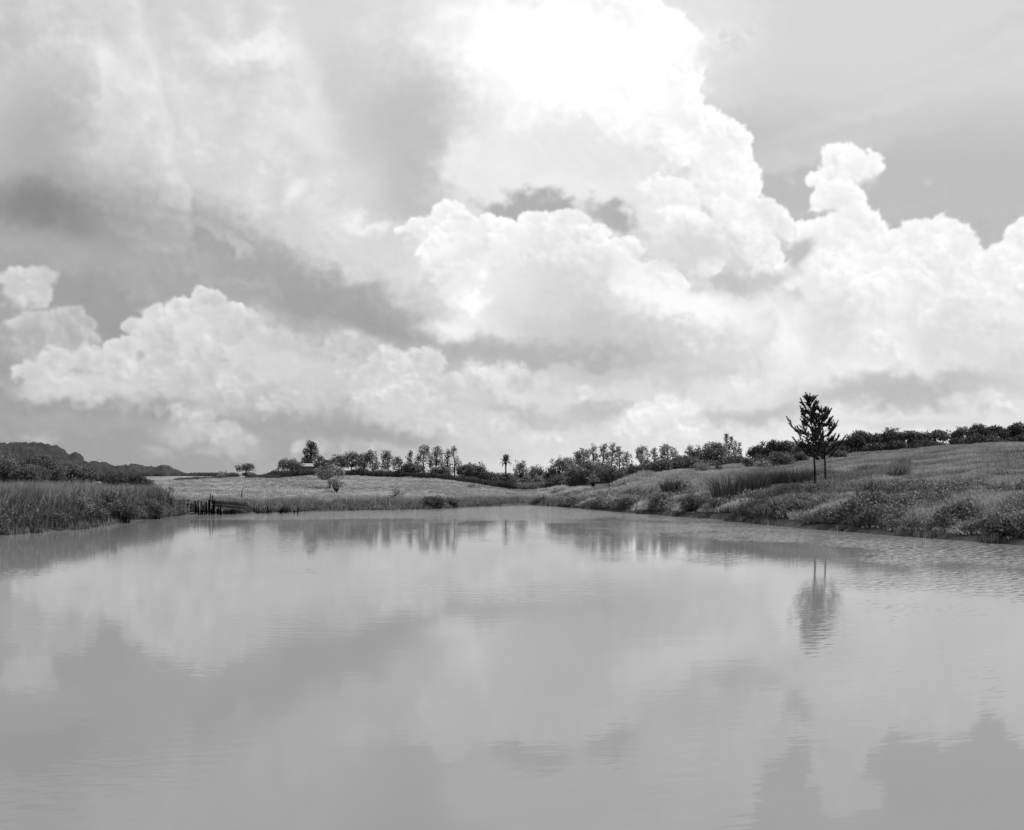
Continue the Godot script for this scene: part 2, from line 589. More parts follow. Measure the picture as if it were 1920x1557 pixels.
func make_ground_cover() -> void:
	var patch := noise_of(71, 9.0, 4)
	var broad := noise_of(72, 26.0, 3)
	# pasture
	var short_left := Spread.new()
	var short_right := Spread.new()
	while short_left.at.size() < 20000:
		var b := rng.randf_range(150, 1250)
		var far := read(crest_far, b)
		var start := shore_depth(b) + 6.0
		var p := spot(b, start + (far + 4.0 - start) * rng.randf())
		var n := patch.get_noise_2d(p.x, p.z)
		if from_shore(p.x, p.z) < 6.0:
			continue
		short_left.put(p, Vector3(1, rng.randf_range(0.5, 1.2) + n * 0.8, 1), rng.randf() * TAU, (0.36 - 0.06 * smoothstep(1000.0, 1200.0, b)) * rng.randf_range(0.75, 1.2) * (1.0 + 0.4 * n + 0.5 * broad.get_noise_2d(p.x * 0.8, p.z * 2.0)))
	while short_right.at.size() < 24000:
		var b := rng.randf_range(1200, 2200)
		var far := read(crest_far, b)
		var start := shore_depth(b) + 14.0
		var p := spot(b, start + (far + 4.0 - start) * rng.randf())
		var n := patch.get_noise_2d(p.x * 0.7, p.z * 1.4)
		short_right.put(p, Vector3(1.3, rng.randf_range(0.7, 1.5) + n * 1.6, 1.3), rng.randf() * TAU, lerpf(0.38, 0.29, smoothstep(1200.0, 1500.0, b)) * rng.randf_range(0.7, 1.2) * (1.0 + 0.8 * n + 0.4 * broad.get_noise_2d(p.x * 0.8, p.z * 2.0)))
	cover("pasture_grass", "short pale grass over the low mound beyond the pond", tuft(14, 0.26, 0.045, 0.4, 0.5), short_left, grassy)
	cover("hillside_grass", "darker uneven grass over the slope on the right", tuft(14, 0.34, 0.05, 0.45, 0.6), short_right, grassy)
	# reeds and tall grass along the middle shore
	var reeds := Spread.new()
	while reeds.at.size() < 13000:
		var b := rng.randf_range(325, 1080)
		var s := 0.7 + 10.0 * pow(rng.randf(), 1.3)
		var p := spot(b, shore_depth(b) + s)
		var n := patch.get_noise_2d(p.x * 1.6, p.z)
		if rng.randf() > 0.75 + n * 1.2:
			continue
		var tall := lerpf(1.25, 0.8, smoothstep(600.0, 1000.0, b)) * (1.0 + 0.7 * n) * smoothstep(0.0, 2.5, s) + 0.15
		tall *= smoothstep(13.0, 6.0, s + n * 5.0) * 0.8 + 0.2
		reeds.put(p, Vector3(1, tall, 1), rng.randf() * TAU, lerpf(0.19, 0.40, smoothstep(0.8, 6.0, s + n * 3.0)) * rng.randf_range(0.65, 1.3))
	while reeds.at.size() < 14500:
		var w := rng.randf_range(-2.0, 2.0)
		var s := rng.randf_range(-0.5, 0.7)
		var q := POND + Vector2(sin(w), -cos(w)) * (reach(w) + s)
		if patch.get_noise_2d(q.x * 1.3, q.y * 1.3 + 60.0) < 0.06 or q.y > -40.0 or (bearing(q.x, q.y) > 335.0 and bearing(q.x, q.y) < 600.0):
			continue
		reeds.put(Vector3(q.x, minf(height(q.x, q.y), 0.0), q.y), Vector3(0.8, rng.randf_range(0.3, 0.85), 0.8), rng.randf() * TAU, rng.randf_range(0.08, 0.22))
	cover("shore_reeds", "reeds and tall grass along the far shore", tuft(9, 1.05, 0.06, 0.3, 0.25), reeds, grassy)
	# the overgrown left bank
	var cane := Spread.new()
	while cane.at.size() < 11000:
		var b := rng.randf_range(-420, 350)
		var s := 0.4 + 16.0 * pow(rng.randf(), 1.2)
		var d := shore_depth(b)
		var p := Vector3((b - MID) / LENS * d, 0, -d - rng.randf_range(-3.0, 6.0))
		p.x -= s
		p.y = height(p.x, p.z)
		var q := bearing(p.x, p.z)
		if q > 345.0 or from_shore(p.x, p.z) < 0.25 or p.z > -30.0:
			continue
		var n := patch.get_noise_2d(p.x * 1.2, p.z * 0.6)
		var tall := (1.0 + 0.8 * n) * lerpf(0.45, 1.0, smoothstep(0.3, 3.5, s)) * lerpf(1.0, 0.5, smoothstep(280.0, 345.0, q))
		cane.put(p, Vector3(1, tall, 1), rng.randf() * TAU, lerpf(0.08, 0.25, smoothstep(0.8, 6.0, s + n * 3.0)) * rng.randf_range(0.65, 1.25))
	cover("bank_cane", "tall feathery grass crowding the left bank", tuft(12, 2.0, 0.06, 0.4, 0.35), cane, grassy)
	# the right bank: rough grass and weeds down to a bare lip of mud
	var rough_grass := Spread.new()
	while rough_grass.at.size() < 23000:
		var b := rng.randf_range(1010, 2250)
		var s := 0.7 + 24.0 * rng.randf()
		var p := spot(b, shore_depth(b) + s)
		var n := patch.get_noise_2d(p.x * 1.4, p.z * 1.4) + 0.5 * broad.get_noise_2d(p.x, p.z)
		if from_shore(p.x, p.z) < 0.9 + 0.6 * n or rng.randf() > 0.75 + 1.6 * n:
			continue
		var tall := (0.8 + 0.9 * n) * smoothstep(0.5, 5.0, s)
		rough_grass.put(p, Vector3(1.1, maxf(0.25, tall), 1.1), rng.randf() * TAU, lerpf(0.44, 0.32, smoothstep(1200.0, 1650.0, b)) * rng.randf_range(0.5, 1.5) * clampf(1.0 + 1.3 * n, 0.25, 1.2))
	cover("bank_grass", "rough knee-high grass covering the right bank", tuft(11, 0.95, 0.055, 0.4, 0.5), rough_grass, grassy)
	var tall_grass := Spread.new()
	while tall_grass.at.size() < 6500:
		var b := rng.randf_range(1150, 1700)
		var start := lerpf(118.0, 88.0, smoothstep(1150.0, 1480.0, b))
		var d := start + lerpf(24.0, 9.0, smoothstep(1250.0, 1650.0, b)) * rng.randf()
		var p := spot(b, d)
		var n := patch.get_noise_2d(p.x * 1.3, p.z)
		if rng.randf() > (0.7 + n * 1.3) * lerpf(1.0, 0.3, smoothstep(1330.0, 1430.0, b)):
			continue
		tall_grass.put(p, Vector3(1.1, 0.8 + 0.8 * n, 1.1), rng.randf() * TAU, lerpf(0.40, 0.22, smoothstep(1250.0, 1480.0, b)) * rng.randf_range(0.6, 1.25))
	for i in 1300:
		var b := rng.randf_range(1440, 1660)
		var p := spot(b, rng.randf_range(80.0, 92.0))
		var n := patch.get_noise_2d(p.x * 1.3, p.z)
		tall_grass.put(p, Vector3(1.1, 0.75 + 0.7 * n, 1.1), rng.randf() * TAU, rng.randf_range(0.12, 0.3))
	cover("tall_grass", "tall pale plumed grass between the right bank and the trees", tuft(10, 1.7, 0.075, 0.45, 0.4), tall_grass, grassy)
	# leafy weeds on all three banks
	var weeds := Spread.new()
	while weeds.at.size() < 8000:
		var b := rng.randf_range(1040, 2200)
		var s := 1.6 + 16.0 * pow(rng.randf(), 1.4)
		var p := spot(b, shore_depth(b) + s)
		var n := patch.get_noise_2d(p.x * 1.1 + 40.0, p.z * 1.1)
		if rng.randf() > 0.45 + n * 2.0 or from_shore(p.x, p.z) < 1.1:
			continue
		var size := rng.randf_range(0.5, 1.35) * (0.9 + 1.1 * n)
		weeds.put(p, Vector3(size, size * rng.randf_range(0.7, 1.2), size), rng.randf() * TAU, lerpf(0.24, 0.15, smoothstep(1200.0, 1600.0, b)) * rng.randf_range(0.5, 1.5))
	while weeds.at.size() < 10000:
		var b := rng.randf_range(400, 1060)
		var s := 0.6 + 3.0 * rng.randf()
		var p := spot(b, shore_depth(b) + s)
		var n := patch.get_noise_2d(p.x * 1.1 + 40.0, p.z * 1.1)
		if rng.randf() > 0.25 + n * 2.0:
			continue
		var size := rng.randf_range(0.3, 0.9)
		weeds.put(p, Vector3(size, size * rng.randf_range(0.7, 1.2), size), rng.randf() * TAU, rng.randf_range(0.09, 0.19))
	while weeds.at.size() < 12500:
		var d := rng.randf_range(48, 100)
		var p := Vector3(-37.2 - 4.5 * rng.randf() * rng.randf(), 0, -d)
		if from_shore(p.x, p.z) < 0.2:
			continue
		p.y = height(p.x, p.z)
		var size := rng.randf_range(0.5, 1.3)
		weeds.put(p, Vector3(size, size * rng.randf_range(0.7, 1.2), size), rng.randf() * TAU, rng.randf_range(0.06, 0.14))
	while weeds.at.size() < 13700:
		var b := rng.randf_range(1040, 2200)
		var s := 1.8 + 15.0 * rng.randf()
		var p := spot(b, shore_depth(b) + s)
		var n := patch.get_noise_2d(p.x * 0.9 + 140.0, p.z * 0.9)
		if n < 0.05 or from_shore(p.x, p.z) < 1.3:
			continue
		var size := rng.randf_range(1.0, 2.0) * (0.7 + 1.4 * n)
		weeds.put(p, Vector3(size, size * rng.randf_range(0.8, 1.1), size), rng.randf() * TAU, lerpf(0.17, 0.11, smoothstep(1150.0, 1450.0, b)) * rng.randf_range(0.4, 1.8))
	while weeds.at.size() < 14300:
		var d := rng.randf_range(50, 98)
		var p := Vector3(-37.6 - 6.0 * rng.randf(), 0, -d)
		var n := patch.get_noise_2d(p.x * 0.9 + 140.0, p.z * 0.9)
		if from_shore(p.x, p.z) < 0.3 or n < 0.0:
			continue
		p.y = height(p.x, p.z)
		var size := rng.randf_range(1.0, 2.1)
		weeds.put(p, Vector3(size, size, size), rng.randf() * TAU, rng.randf_range(0.05, 0.16))
	cover("bank_weeds", "low leafy weeds along the waterside banks", weed(170, 0.62, 0.13), weeds, leafy)
	# hedges: the dark one under the row of trees, the thin ones on the far fields
	var hedge := Spread.new()
	for i in 1500:
		var b := rng.randf_range(505, 960)
		var p := spot(b, read(crest_far, b) + rng.randf_range(1.5, 6.0))
		var size := rng.randf_range(0.6, 1.3) * (1.0 + 0.9 * maxf(0.0, patch.get_noise_1d(b * 0.35 + 200.0)))
		hedge.put(p, Vector3(size, size * 1.05, size), rng.randf() * TAU, rng.randf_range(0.035, 0.075))
	for i in 900:
		var b := rng.randf_range(325, 520)
		var p := spot(b, lerpf(158.0, 172.0, (b - 325.0) / 195.0) + rng.randf_range(0.0, 3.0) + patch.get_noise_1d(b) * 6.0)
		if patch.get_noise_1d(b * 0.4 + 77.0) < -0.12:
			continue
		var size := rng.randf_range(0.3, 0.75)
		hedge.put(p, Vector3(size * 1.5, size, size), rng.randf() * TAU, rng.randf_range(0.05, 0.1))
	for i in 900:
		var b := rng.randf_range(150, 470)
		var p := spot(b, 330.0 + rng.randf_range(0.0, 14.0) + 30.0 * patch.get_noise_1d(b * 0.3))
		if patch.get_noise_1d(b * 0.5 + 33.0) < -0.15:
			continue
		var size := rng.randf_range(0.7, 1.6)
		hedge.put(p, Vector3(size * 1.6, size, size), rng.randf() * TAU, rng.randf_range(0.05, 0.1))
	for i in 700:
		var b := rng.randf_range(955, 1040)
		var p := spot(b, 168.0 + rng.randf_range(0.0, 12.0))
		var size := rng.randf_range(0.7, 1.5)
		hedge.put(p, Vector3(size, size, size), rng.randf() * TAU, rng.randf_range(0.11, 0.19))
	for i in 2600:
		var b := rng.randf_range(1385, 2150)
		if b > 1765.0 and b < 1792.0:
			continue
		var p := spot(b, read(crest_far, b) - 2.0 + rng.randf_range(0.0, 7.0))
		var size := rng.randf_range(0.5, 1.5) * (1.0 + 0.8 * patch.get_noise_1d(b * 0.4))
		hedge.put(p, Vector3(size, size * 1.1, size), rng.randf() * TAU, rng.randf_range(0.03, 0.08))
	for i in 900:
		var b := rng.randf_range(-250, 215)
		var p := spot(b, 146.0 + rng.randf_range(0.0, 8.0))
		var size := rng.randf_range(0.9, 2.0)
		hedge.put(p, Vector3(size, size, size), rng.randf() * TAU, rng.randf_range(0.05, 0.1))
	for i in 700:
		var b := rng.randf_range(900, 1260)
		var p := spot(b, 290.0 + rng.randf_range(0.0, 20.0))
		var size := rng.randf_range(1.5, 3.4)
		hedge.put(p, Vector3(size, size, size), rng.randf() * TAU, rng.randf_range(0.07, 0.13))
	for i in 1100:
		var b := rng.randf_range(1035, 1300)
		var p := spot(b, 171.0 - 12.0 * smoothstep(1080.0, 1250.0, b) + rng.randf_range(-4.0, 8.0))
		var size := rng.randf_range(0.7, 1.9) * (1.0 + 0.8 * patch.get_noise_1d(b * 0.5 + 10.0))
		hedge.put(p, Vector3(size, size * 1.1, size), rng.randf() * TAU, rng.randf_range(0.06, 0.15))
	for i in 260:
		var b := rng.randf_range(1290, 1395)
		var p := spot(b, read(crest_far, b) + rng.randf_range(-3.0, 5.0))
		var size := rng.randf_range(0.8, 1.7)
		hedge.put(p, Vector3(size, size * 1.1, size), rng.randf() * TAU, rng.randf_range(0.05, 0.13))
	cover("hedgerow", "low hedges along the field edges and under the rows of trees", weed(150, 0.9, 0.24), hedge, leafy)

# ------------------------------------------------------------------ trees and shrubs

func clump(g: Bag, at: Vector3, r: Vector3, size: float, tone: float, density: float) -> void:
	var area := 4.2 * PI * pow((r.x * r.y + r.x * r.z + r.y * r.z) / 3.0, 1.0)
	var n := int(density * 1.8 * area / (size * size * 0.5))
	for i in n:
		var d := ball()
		var p := at + d * r * (0.35 + 0.7 * sqrt(rng.randf())) * rng.randf_range(0.85, 1.12)
		var face := (d * 0.7 + ball() * 0.8 + Vector3(0, 0.45, 0)).normalized()
		var along := (ball() + d * 0.4 - Vector3(0, 0.3, 0)).normalized()
		g.leaf(p, along, face, size * rng.randf_range(0.7, 1.35), size * 0.5, tone * 1.9 * rng.randf_range(0.4, 1.6))

func limb(g: Bag, from: Vector3, to: Vector3, r: float) -> void:
	var mid := from.lerp(to, 0.5) + Vector3(rng.randf_range(-0.1, 0.1), 0.08, rng.randf_range(-0.1, 0.1)) * from.distance_to(to)
	g.tube([from, mid, to], [r, r * 0.7, r * 0.3], 5, 0.07)

func plant(kind: String, b: float, d: float, top: float, across: float, tone: float, label: String, group := "", sink := 0.1) -> void:
	var foot := spot(b, d) - Vector3(0, sink, 0)
	var h := maxf(0.5, EYE + (LEVEL - top) / LENS * d - foot.y)
	var w := across / LENS * d * (rng.randf_range(1.05, 1.25) if kind in ["broad", "round"] else rng.randf_range(0.95, 1.3) if kind == "slender" else 1.0)
	var names := {"broad": "spreading_tree", "round": "round_tree", "slender": "slender_tree", "shrub": "shrub", "cone": "conifer_tree", "tower": "tall_tree", "small": "small_tree", "loose": "shrub"}
	var t := thing(names[kind], label, "shrub" if kind in ["shrub", "loose"] else "tree", foot, group)
	var wood := Bag.new()
	var crown := Bag.new()
	var size := clampf(d * 0.0021, 0.16, 0.46)
	var r0_ := clampf(h * 0.022, 0.03, 0.2)
	match kind:
		"broad":
			var fork := Vector3(rng.randf_range(-0.06, 0.06) * w, h * 0.36, 0)
			wood.tube([Vector3.ZERO, fork * 0.5 + Vector3(0.03 * w, 0, 0), fork], [r0_ * 1.5, r0_ * 1.15, r0_], 6, 0.07)
			for i in 11:
				var a := TAU * i / 8.0 + rng.randf() * 0.5
				var out := w * 0.5 * (0.68 if i < 8 else 0.25) * rng.randf_range(0.8, 1.1)
				var y := h * (rng.randf_range(0.5, 0.78) if i < 8 else rng.randf_range(0.78, 0.86))
				var c := Vector3(cos(a) * out, y, sin(a) * out)
				var r := w * rng.randf_range(0.15, 0.21)
				limb(wood, fork, c, r0_ * 0.6)
				clump(crown, c, Vector3(r, minf(r * 0.7, h - y), r), size, tone, 0.62)
		"round":
			var fork := Vector3(0, h * 0.3, 0)
			wood.tube([Vector3.ZERO, fork], [r0_ * 1.5, r0_], 6, 0.06)
			for i in 24:
				var q := ball()
				if i % 2:
					q.y = absf(q.y) * 0.9
				var c := Vector3(q.x * w * 0.35, h * 0.46 + q.y * h * 0.37, q.z * w * 0.35)
				var r := w * rng.randf_range(0.13, 0.2)
				limb(wood, fork, c, r0_ * 0.5)
				clump(crown, c, Vector3(r, minf(r * 0.85, h * 0.22), r), size, tone * rng.randf_range(0.85, 1.15), 0.62)
		"slender":
			var bend := Vector3(rng.randf_range(-0.1, 0.1) * w, h * 0.5, rng.randf_range(-0.1, 0.1) * w)
			var tip := Vector3(rng.randf_range(-0.16, 0.16) * w, h * 0.93, 0)
			wood.tube([Vector3.ZERO, bend, tip], [r0_ * 1.1, r0_ * 0.75, r0_ * 0.2], 6, 0.13)
			var n := 20
			for i in n:
				var f := pow((i + rng.randf() * 0.8) / n, 0.75)
				var y := h * lerpf(0.2, 0.95, f)
				var slim := sin(PI * lerpf(0.25, 0.93, f))
				var a := rng.randf() * TAU
				var out := w * 0.5 * slim * rng.randf_range(0.3, 1.0)
				var from := (bend if y > bend.y else Vector3.ZERO).lerp(tip if y > bend.y else bend, (y * 0.86 - (bend.y if y > bend.y else 0.0)) / (tip.y - bend.y if y > bend.y else bend.y))
				var c := Vector3(from.x + cos(a) * out, y, from.z + sin(a) * out)
				var r := w * rng.randf_range(0.10, 0.19)
				limb(wood, from, c, r0_ * 0.35)
				clump(crown, c, Vector3(r, minf(r * rng.randf_range(0.8, 1.3), h * 0.99 - y), r), size, tone * 1.2 * rng.randf_range(0.7, 1.4), 0.54)
		"tower":
			wood.tube([Vector3.ZERO, Vector3(0, h * 0.5, 0), Vector3(0.1, h * 0.9, 0)], [r0_ * 1.6, r0_, r0_ * 0.3], 6, 0.05)
			for i in 44:
				var f := pow((i + rng.randf()) / 44.0, 1.2)
				var a := i * 2.4 + rng.randf()
				var out := w * 0.5 * (1.0 - 0.85 * f) * sqrt(rng.randf_range(0.15, 1.0))
				var c := Vector3(cos(a) * out, h * (0.14 + 0.8 * f), sin(a) * out)
				var r := w * rng.randf_range(0.07, 0.13) * lerpf(1.1, 0.6, f)
				limb(wood, Vector3(0, c.y * 0.8, 0), c, r0_ * 0.4)
				clump(crown, c, Vector3(r, r * rng.randf_range(0.7, 1.3), r), size, tone * rng.randf_range(0.6, 1.5), 0.6)
		"small":
			var fork := Vector3(0.05 * w, h * 0.4, 0)
			wood.tube([Vector3.ZERO, fork * 0.6 + Vector3(-0.05 * w, 0, 0), fork], [r0_ * 1.6, r0_ * 1.2, r0_], 6, 0.06)
			for i in 8:
				var a := TAU * i / 6.0 + rng.randf()
				var out := w * 0.36 * (rng.randf_range(0.6, 1.1) if i < 6 else 0.2)
				var c := Vector3(cos(a) * out, h * rng.randf_range(0.55, 0.86), sin(a) * out)
				var r := w * rng.randf_range(0.12, 0.19)
				limb(wood, fork, c, r0_ * 0.6)
				clump(crown, c, Vector3(r, minf(r * 0.75, h - c.y), r), size * 0.9, tone, 0.55)
		"cone":
			wood.tube([Vector3.ZERO, Vector3(0, h * 0.95, 0)], [r0_ * 1.2, r0_ * 0.2], 6, 0.06)
			for i in 14:
				var f := (i + 0.5) / 14.0
				var a := i * 2.4
				var out := w * 0.33 * (1.0 - f)
				clump(crown, Vector3(cos(a) * out, h * lerpf(0.12, 0.93, f), sin(a) * out), Vector3(1, 0.8, 1) * (w * lerpf(0.22, 0.08, f)), size * 0.9, tone, 0.6)
		"shrub":
			for i in 11:
				var a := i * 2.4
				var out := w * 0.36 * sqrt(i / 11.0)
				var r := w * rng.randf_range(0.15, 0.21)
				var c := Vector3(cos(a) * out, h * rng.randf_range(0.25, 0.5) + h * 0.34 * (1.0 - i / 11.0), sin(a) * out)
				wood.tube([Vector3(c.x * 0.15, 0, c.z * 0.15), c], [r0_, r0_ * 0.4], 4, 0.07)
				clump(crown, c, Vector3(r, minf(r, maxf(0.12 * h, h - c.y)), r), size, tone * rng.randf_range(0.85, 1.15), 0.62)
		"loose":
			for i in 15:
				var a := i * 2.4
				var out := w * 0.42 * sqrt((i + 0.5) / 15.0) * rng.randf_range(0.8, 1.1)
				var r := w * rng.randf_range(0.08, 0.13)
				var c := Vector3(cos(a) * out, h * rng.randf_range(0.3, 0.92) * (1.0 - 0.25 * i / 15.0), sin(a) * out)
				wood.tube([Vector3(c.x * 0.1, 0, c.z * 0.1), Vector3(c.x * 0.5, c.y * 0.6, c.z * 0.5), c], [r0_, r0_ * 0.7, r0_ * 0.3], 4, 0.08)
				clump(crown, c, Vector3(r, minf(r * 1.1, maxf(0.1 * h, h - c.y)), r), size, tone * rng.randf_range(0.8, 1.2), 0.55)
	# sprays that stick out and break the outline
	if not kind in ["cone", "tower"]:
		for i in 12:
			var a := rng.randf() * TAU
			var up := rng.randf_range(0.45, 1.0)
			var out := w * 0.5 * sin(acos(clampf((up - 0.45) / 0.6, 0.0, 1.0))) * rng.randf_range(0.85, 1.12)
			if kind == "slender":
				out *= 0.6
			var c := Vector3(cos(a) * out, h * up * 0.98, sin(a) * out)
			clump(crown, c, Vector3(1, 0.8, 1) * w * rng.randf_range(0.05, 0.09), size, tone * rng.randf_range(0.8, 1.3), 0.5)
	var small := kind in ["shrub", "loose"]
	part("stems" if small else "trunk", wood.mesh(), t, barky)
	part("foliage" if small else "crown", crown.mesh(), t, leafy)

func make_trees() -> void:
	var row := "trees in the row along the top of the pasture mound"
	var grove := "trees of the grove at the head of the pond"
	var right_top := "trees along the crest of the right-hand slope"
	var bank := "bushes along the waterside banks"
	# far left, before the steep rounded hill
	plant("round", -30, 128, 838, 120, 0.062, "large leafy tree cut off at the far left edge above the cane bank", "trees at the far left")
	plant("round", 78, 132, 849, 78, 0.06, "leafy tree with a high domed crown in front of the steep rounded hill", "trees at the far left")
	plant("round", 118, 138, 866, 62, 0.062, "lower leafy tree to the right of the domed one before the steep rounded hill", "trees at the far left")
	plant("round", 152, 142, 873, 52, 0.056, "smallest leafy tree of the far left group, under the gap in the hill", "trees at the far left")
	plant("round", 60, 118, 872, 66, 0.055, "dark low tree just behind the cane of the left bank", "trees at the far left")
	plant("shrub", 196, 190, 888, 34, 0.05, "dark bush under the wooded ridge")
	plant("broad", 232, 118, 889, 74, 0.034, "dark spreading low tree with bare low trunks behind the left bank")
	plant("broad", 268, 120, 897, 36, 0.04, "low dark offshoot beside the dark spreading low tree")
	plant("loose", 302, 104, 905, 40, 0.1, "thin twiggy shrub standing above the end of the left bank")
	plant("loose", 318, 98, 921, 26, 0.085, "wispy low shrub where the left bank meets the rails")
	plant("shrub", 333, 150, 897, 13, 0.06, "small round dark bush alone on the pasture")
	plant("loose", 419, 168, 885, 26, 0.11, "pale bush with open branches to the left of the small lone tree")
	plant("small", 460, 168, 866, 38, 0.06, "small lone tree with a flat crown on the left skyline")
	plant("shrub", 474, 172, 889, 20, 0.08, "grey bush at the foot of the small lone tree")
	# round the shed
	plant("broad", 545, 190, 862, 44, 0.07, "flat-topped tree leaning to the left of the grey shed")
	plant("tower", 583, 203, 824, 62, 0.034, "tallest dark dense tree, peaked and ragged, behind the grey shed")
	plant("round", 614, 200, 859, 24, 0.05, "small dark tree at the right of the dense one behind the grey shed")
	plant("broad", 618, 142, 870, 50, 0.11, "pale feathery tree standing in the pasture on the near side of the grey shed")
	plant("loose", 630, 136, 893, 34, 0.11, "pale bush at the foot of the feathery tree in the pasture")
	# the row on the mound
	plant("broad", 637, 188, 851, 30, 0.085, "spreading tree at the left end of the row on the mound", row)
	plant("broad", 660, 190, 847, 38, 0.08, "widest spreading tree of the row on the mound, second from its left end", row)
	plant("slender", 683, 188, 850, 28, 0.09, "leafy tree in the row right of the widest spreading one", row)
	plant("slender", 700, 188, 844, 28, 0.09, "taller tree on the right side of the gap-free left part of the row", row)
	plant("slender", 728, 190, 845, 28, 0.09, "tree with a pointed crown just right of the first gap in the row", row)
	plant("slender", 746, 190, 856, 22, 0.095, "short tree beside the pointed one in the middle of the row", row)
	plant("slender", 768, 190, 844, 18, 0.08, "narrow tree with a small tuft on top in the middle of the row", row)
	plant("round", 767, 182, 867, 26, 0.045, "low dark tree under the narrow tufted one", row)
	plant("round", 784, 188, 868, 20, 0.075, "low tree between the narrow tufted one and the tall four", row)
	plant("slender", 796, 190, 832, 27, 0.1, "tallest slender tree of the row, first of the tall four", row)
	plant("slender", 816, 190, 836, 32, 0.095, "bushy second of the tall four slender trees in the row", row)
	plant("slender", 838, 188, 839, 24, 0.1, "open-crowned third of the tall four slender trees in the row", row)
	plant("slender", 852, 188, 835, 18, 0.1, "narrow fourth of the tall four, at the right end of the row", row)
	plant("round", 826, 182, 874, 34, 0.07, "low bushy tree filling the foot of the tall four", row)
	plant("round", 876, 182, 868, 36, 0.06, "broad dark tree just right of the tall four")
	plant("round", 898, 180, 868, 38, 0.058, "rounded dark tree beside the first broad dark one, nearer to the palm")
	plant("round", 918, 178, 884, 26, 0.05, "low dark tree between the rounded ones and the palm")
	plant("loose", 886, 158, 908, 28, 0.13, "spiky pale tussock on the right shoulder of the pasture mound")
	# the gap with the palm
	plant("round", 946, 186, 886, 34, 0.055, "dark bush crowding the foot of the lone palm")
	plant("broad", 977, 200, 863, 28, 0.085, "round-headed tree on a short trunk right of the lone palm")
	plant("round", 1006, 230, 872, 30, 0.085, "smooth domed tree far off, right of the round-headed one")
	plant("shrub", 968, 190, 893, 14, 0.075, "small grey bush left of the round-headed tree's trunk")
	plant("shrub", 986, 188, 888, 24, 0.075, "bush in front of the round-headed tree's trunk")
	plant("shrub", 1007, 190, 890, 22, 0.085, "bush in front of the smooth domed tree")
	plant("shrub", 1027, 186, 888, 18, 0.12, "pale bush at the left foot of the grove")
	# the grove
	plant("round", 1034, 182, 872, 24, 0.06, "dark tree at the outer left of the grove", grove)
	plant("broad", 1048, 180, 856, 34, 0.085, "spreading tree at the left front of the grove with a bare trunk", grove)
	plant("slender", 1064, 182, 857, 26, 0.1, "lightly leaved tree next to the spreading one at the left of the grove", grove)
	plant("slender", 1080, 184, 846, 26, 0.105, "tree where the skyline of the grove begins to climb", grove)
	plant("slender", 1096, 184, 839, 28, 0.105, "tree halfway up the climbing skyline of the grove", grove)
	plant("slender", 1114, 186, 832, 26, 0.11, "left of the three tallest trees of the grove", grove)
	plant("slender", 1131, 186, 830, 24, 0.11, "middle one of the three tallest trees of the grove", grove)
	plant("slender", 1147, 184, 829, 24, 0.11, "right of the three tallest trees of the grove", grove)
	plant("slender", 1160, 184, 836, 20, 0.11, "tree just right of the three tallest in the grove", grove)
	plant("slender", 1174, 182, 845, 22, 0.11, "open airy tree at the right end of the grove's high part", grove)
	plant("round", 1075, 172, 868, 36, 0.085, "bushy tree in the lower front of the grove, left one", grove)
	plant("broad", 1102, 168, 862, 44, 0.08, "bushy tree with a dark trunk in the lower front of the grove, middle one", grove)
	plant("round", 1128, 170, 864, 34, 0.085, "bushy tree in the lower front of the grove, behind the big dark bush", grove)
	plant("loose", 1112, 150, 888, 26, 0.09, "pale sapling in front of the grove, left of the big dark bush", grove)
	plant("shrub", 1149, 142, 873, 60, 0.062, "big dark rounded bush with a shaded hollow below at the front of the grove")
	plant("round", 1189, 160, 869, 22, 0.06, "dark tree wedged right of the big rounded bush", grove)
	plant("slender", 1205, 172, 836, 36, 0.1, "full-crowned tall tree right of the dip in the grove", grove)
	plant("slender", 1226, 172, 838, 20, 0.095, "narrow tree beside the full-crowned tall one", grove)
	plant("round", 1208, 160, 872, 36, 0.07, "low bushy tree under the full-crowned tall one", grove)
	plant("round", 1230, 160, 868, 28, 0.065, "low dark tree under the narrow one in the right of the grove", grove)
	plant("slender", 1249, 172, 833, 28, 0.09, "tall tree with a dark peaked crown in the right of the grove", grove)
	plant("round", 1276, 168, 852, 28, 0.07, "low tree standing on the pale grass edge in the right of the grove", grove)
	plant("slender", 1291, 172, 834, 24, 0.1, "tree with a soft pointed crown before the wide ones on the right", grove)
	plant("round", 1312, 172, 833, 34, 0.095, "wide soft-crowned tree left of the widest one on the right", grove)
	plant("round", 1341, 172, 826, 42, 0.085, "widest and rightmost tree of the grove, beside the small far pines", grove)
	plant("round", 1280, 166, 866, 24, 0.08, "low bushy tree in front of the soft pointed crown", grove)
	plant("loose", 1318, 150, 869, 40, 0.10, "pale bush in the tall grass before the widest tree")
	plant("cone", 1347, 146, 860, 18, 0.04, "small dark conifer at the right of the pale bush")
	# the right-hand slope
	plant("shrub", 1380, 172, 855, 34, 0.06, "thicket round the feet of the small far pines")
	plant("shrub", 1404, 150, 856, 26, 0.075, "grey round bush alone on the pale strip of the slope")
	plant("loose", 1430, 150, 860, 28, 0.10, "pale bush right of the grey round one on the slope")
	plant("round", 1419, 176, 832, 34, 0.065, "leftmost tree of the crest on the right-hand slope", right_top)
	plant("round", 1446, 174, 825, 38, 0.055, "second tree of the crest, left of the two tall pines", right_top)
	plant("round", 1474, 172, 823, 38, 0.05, "third tree of the crest, close to the left of the two tall pines", right_top)
	plant("shrub", 1464, 144, 848, 50, 0.06, "wide low bush below the crest trees left of the two tall pines")
	plant("round", 1506, 168, 826, 40, 0.05, "crest tree seen through the trunks of the two tall pines", right_top)
	plant("shrub", 1502, 150, 848, 36, 0.05, "dark low bush behind the tall pines' trunks")
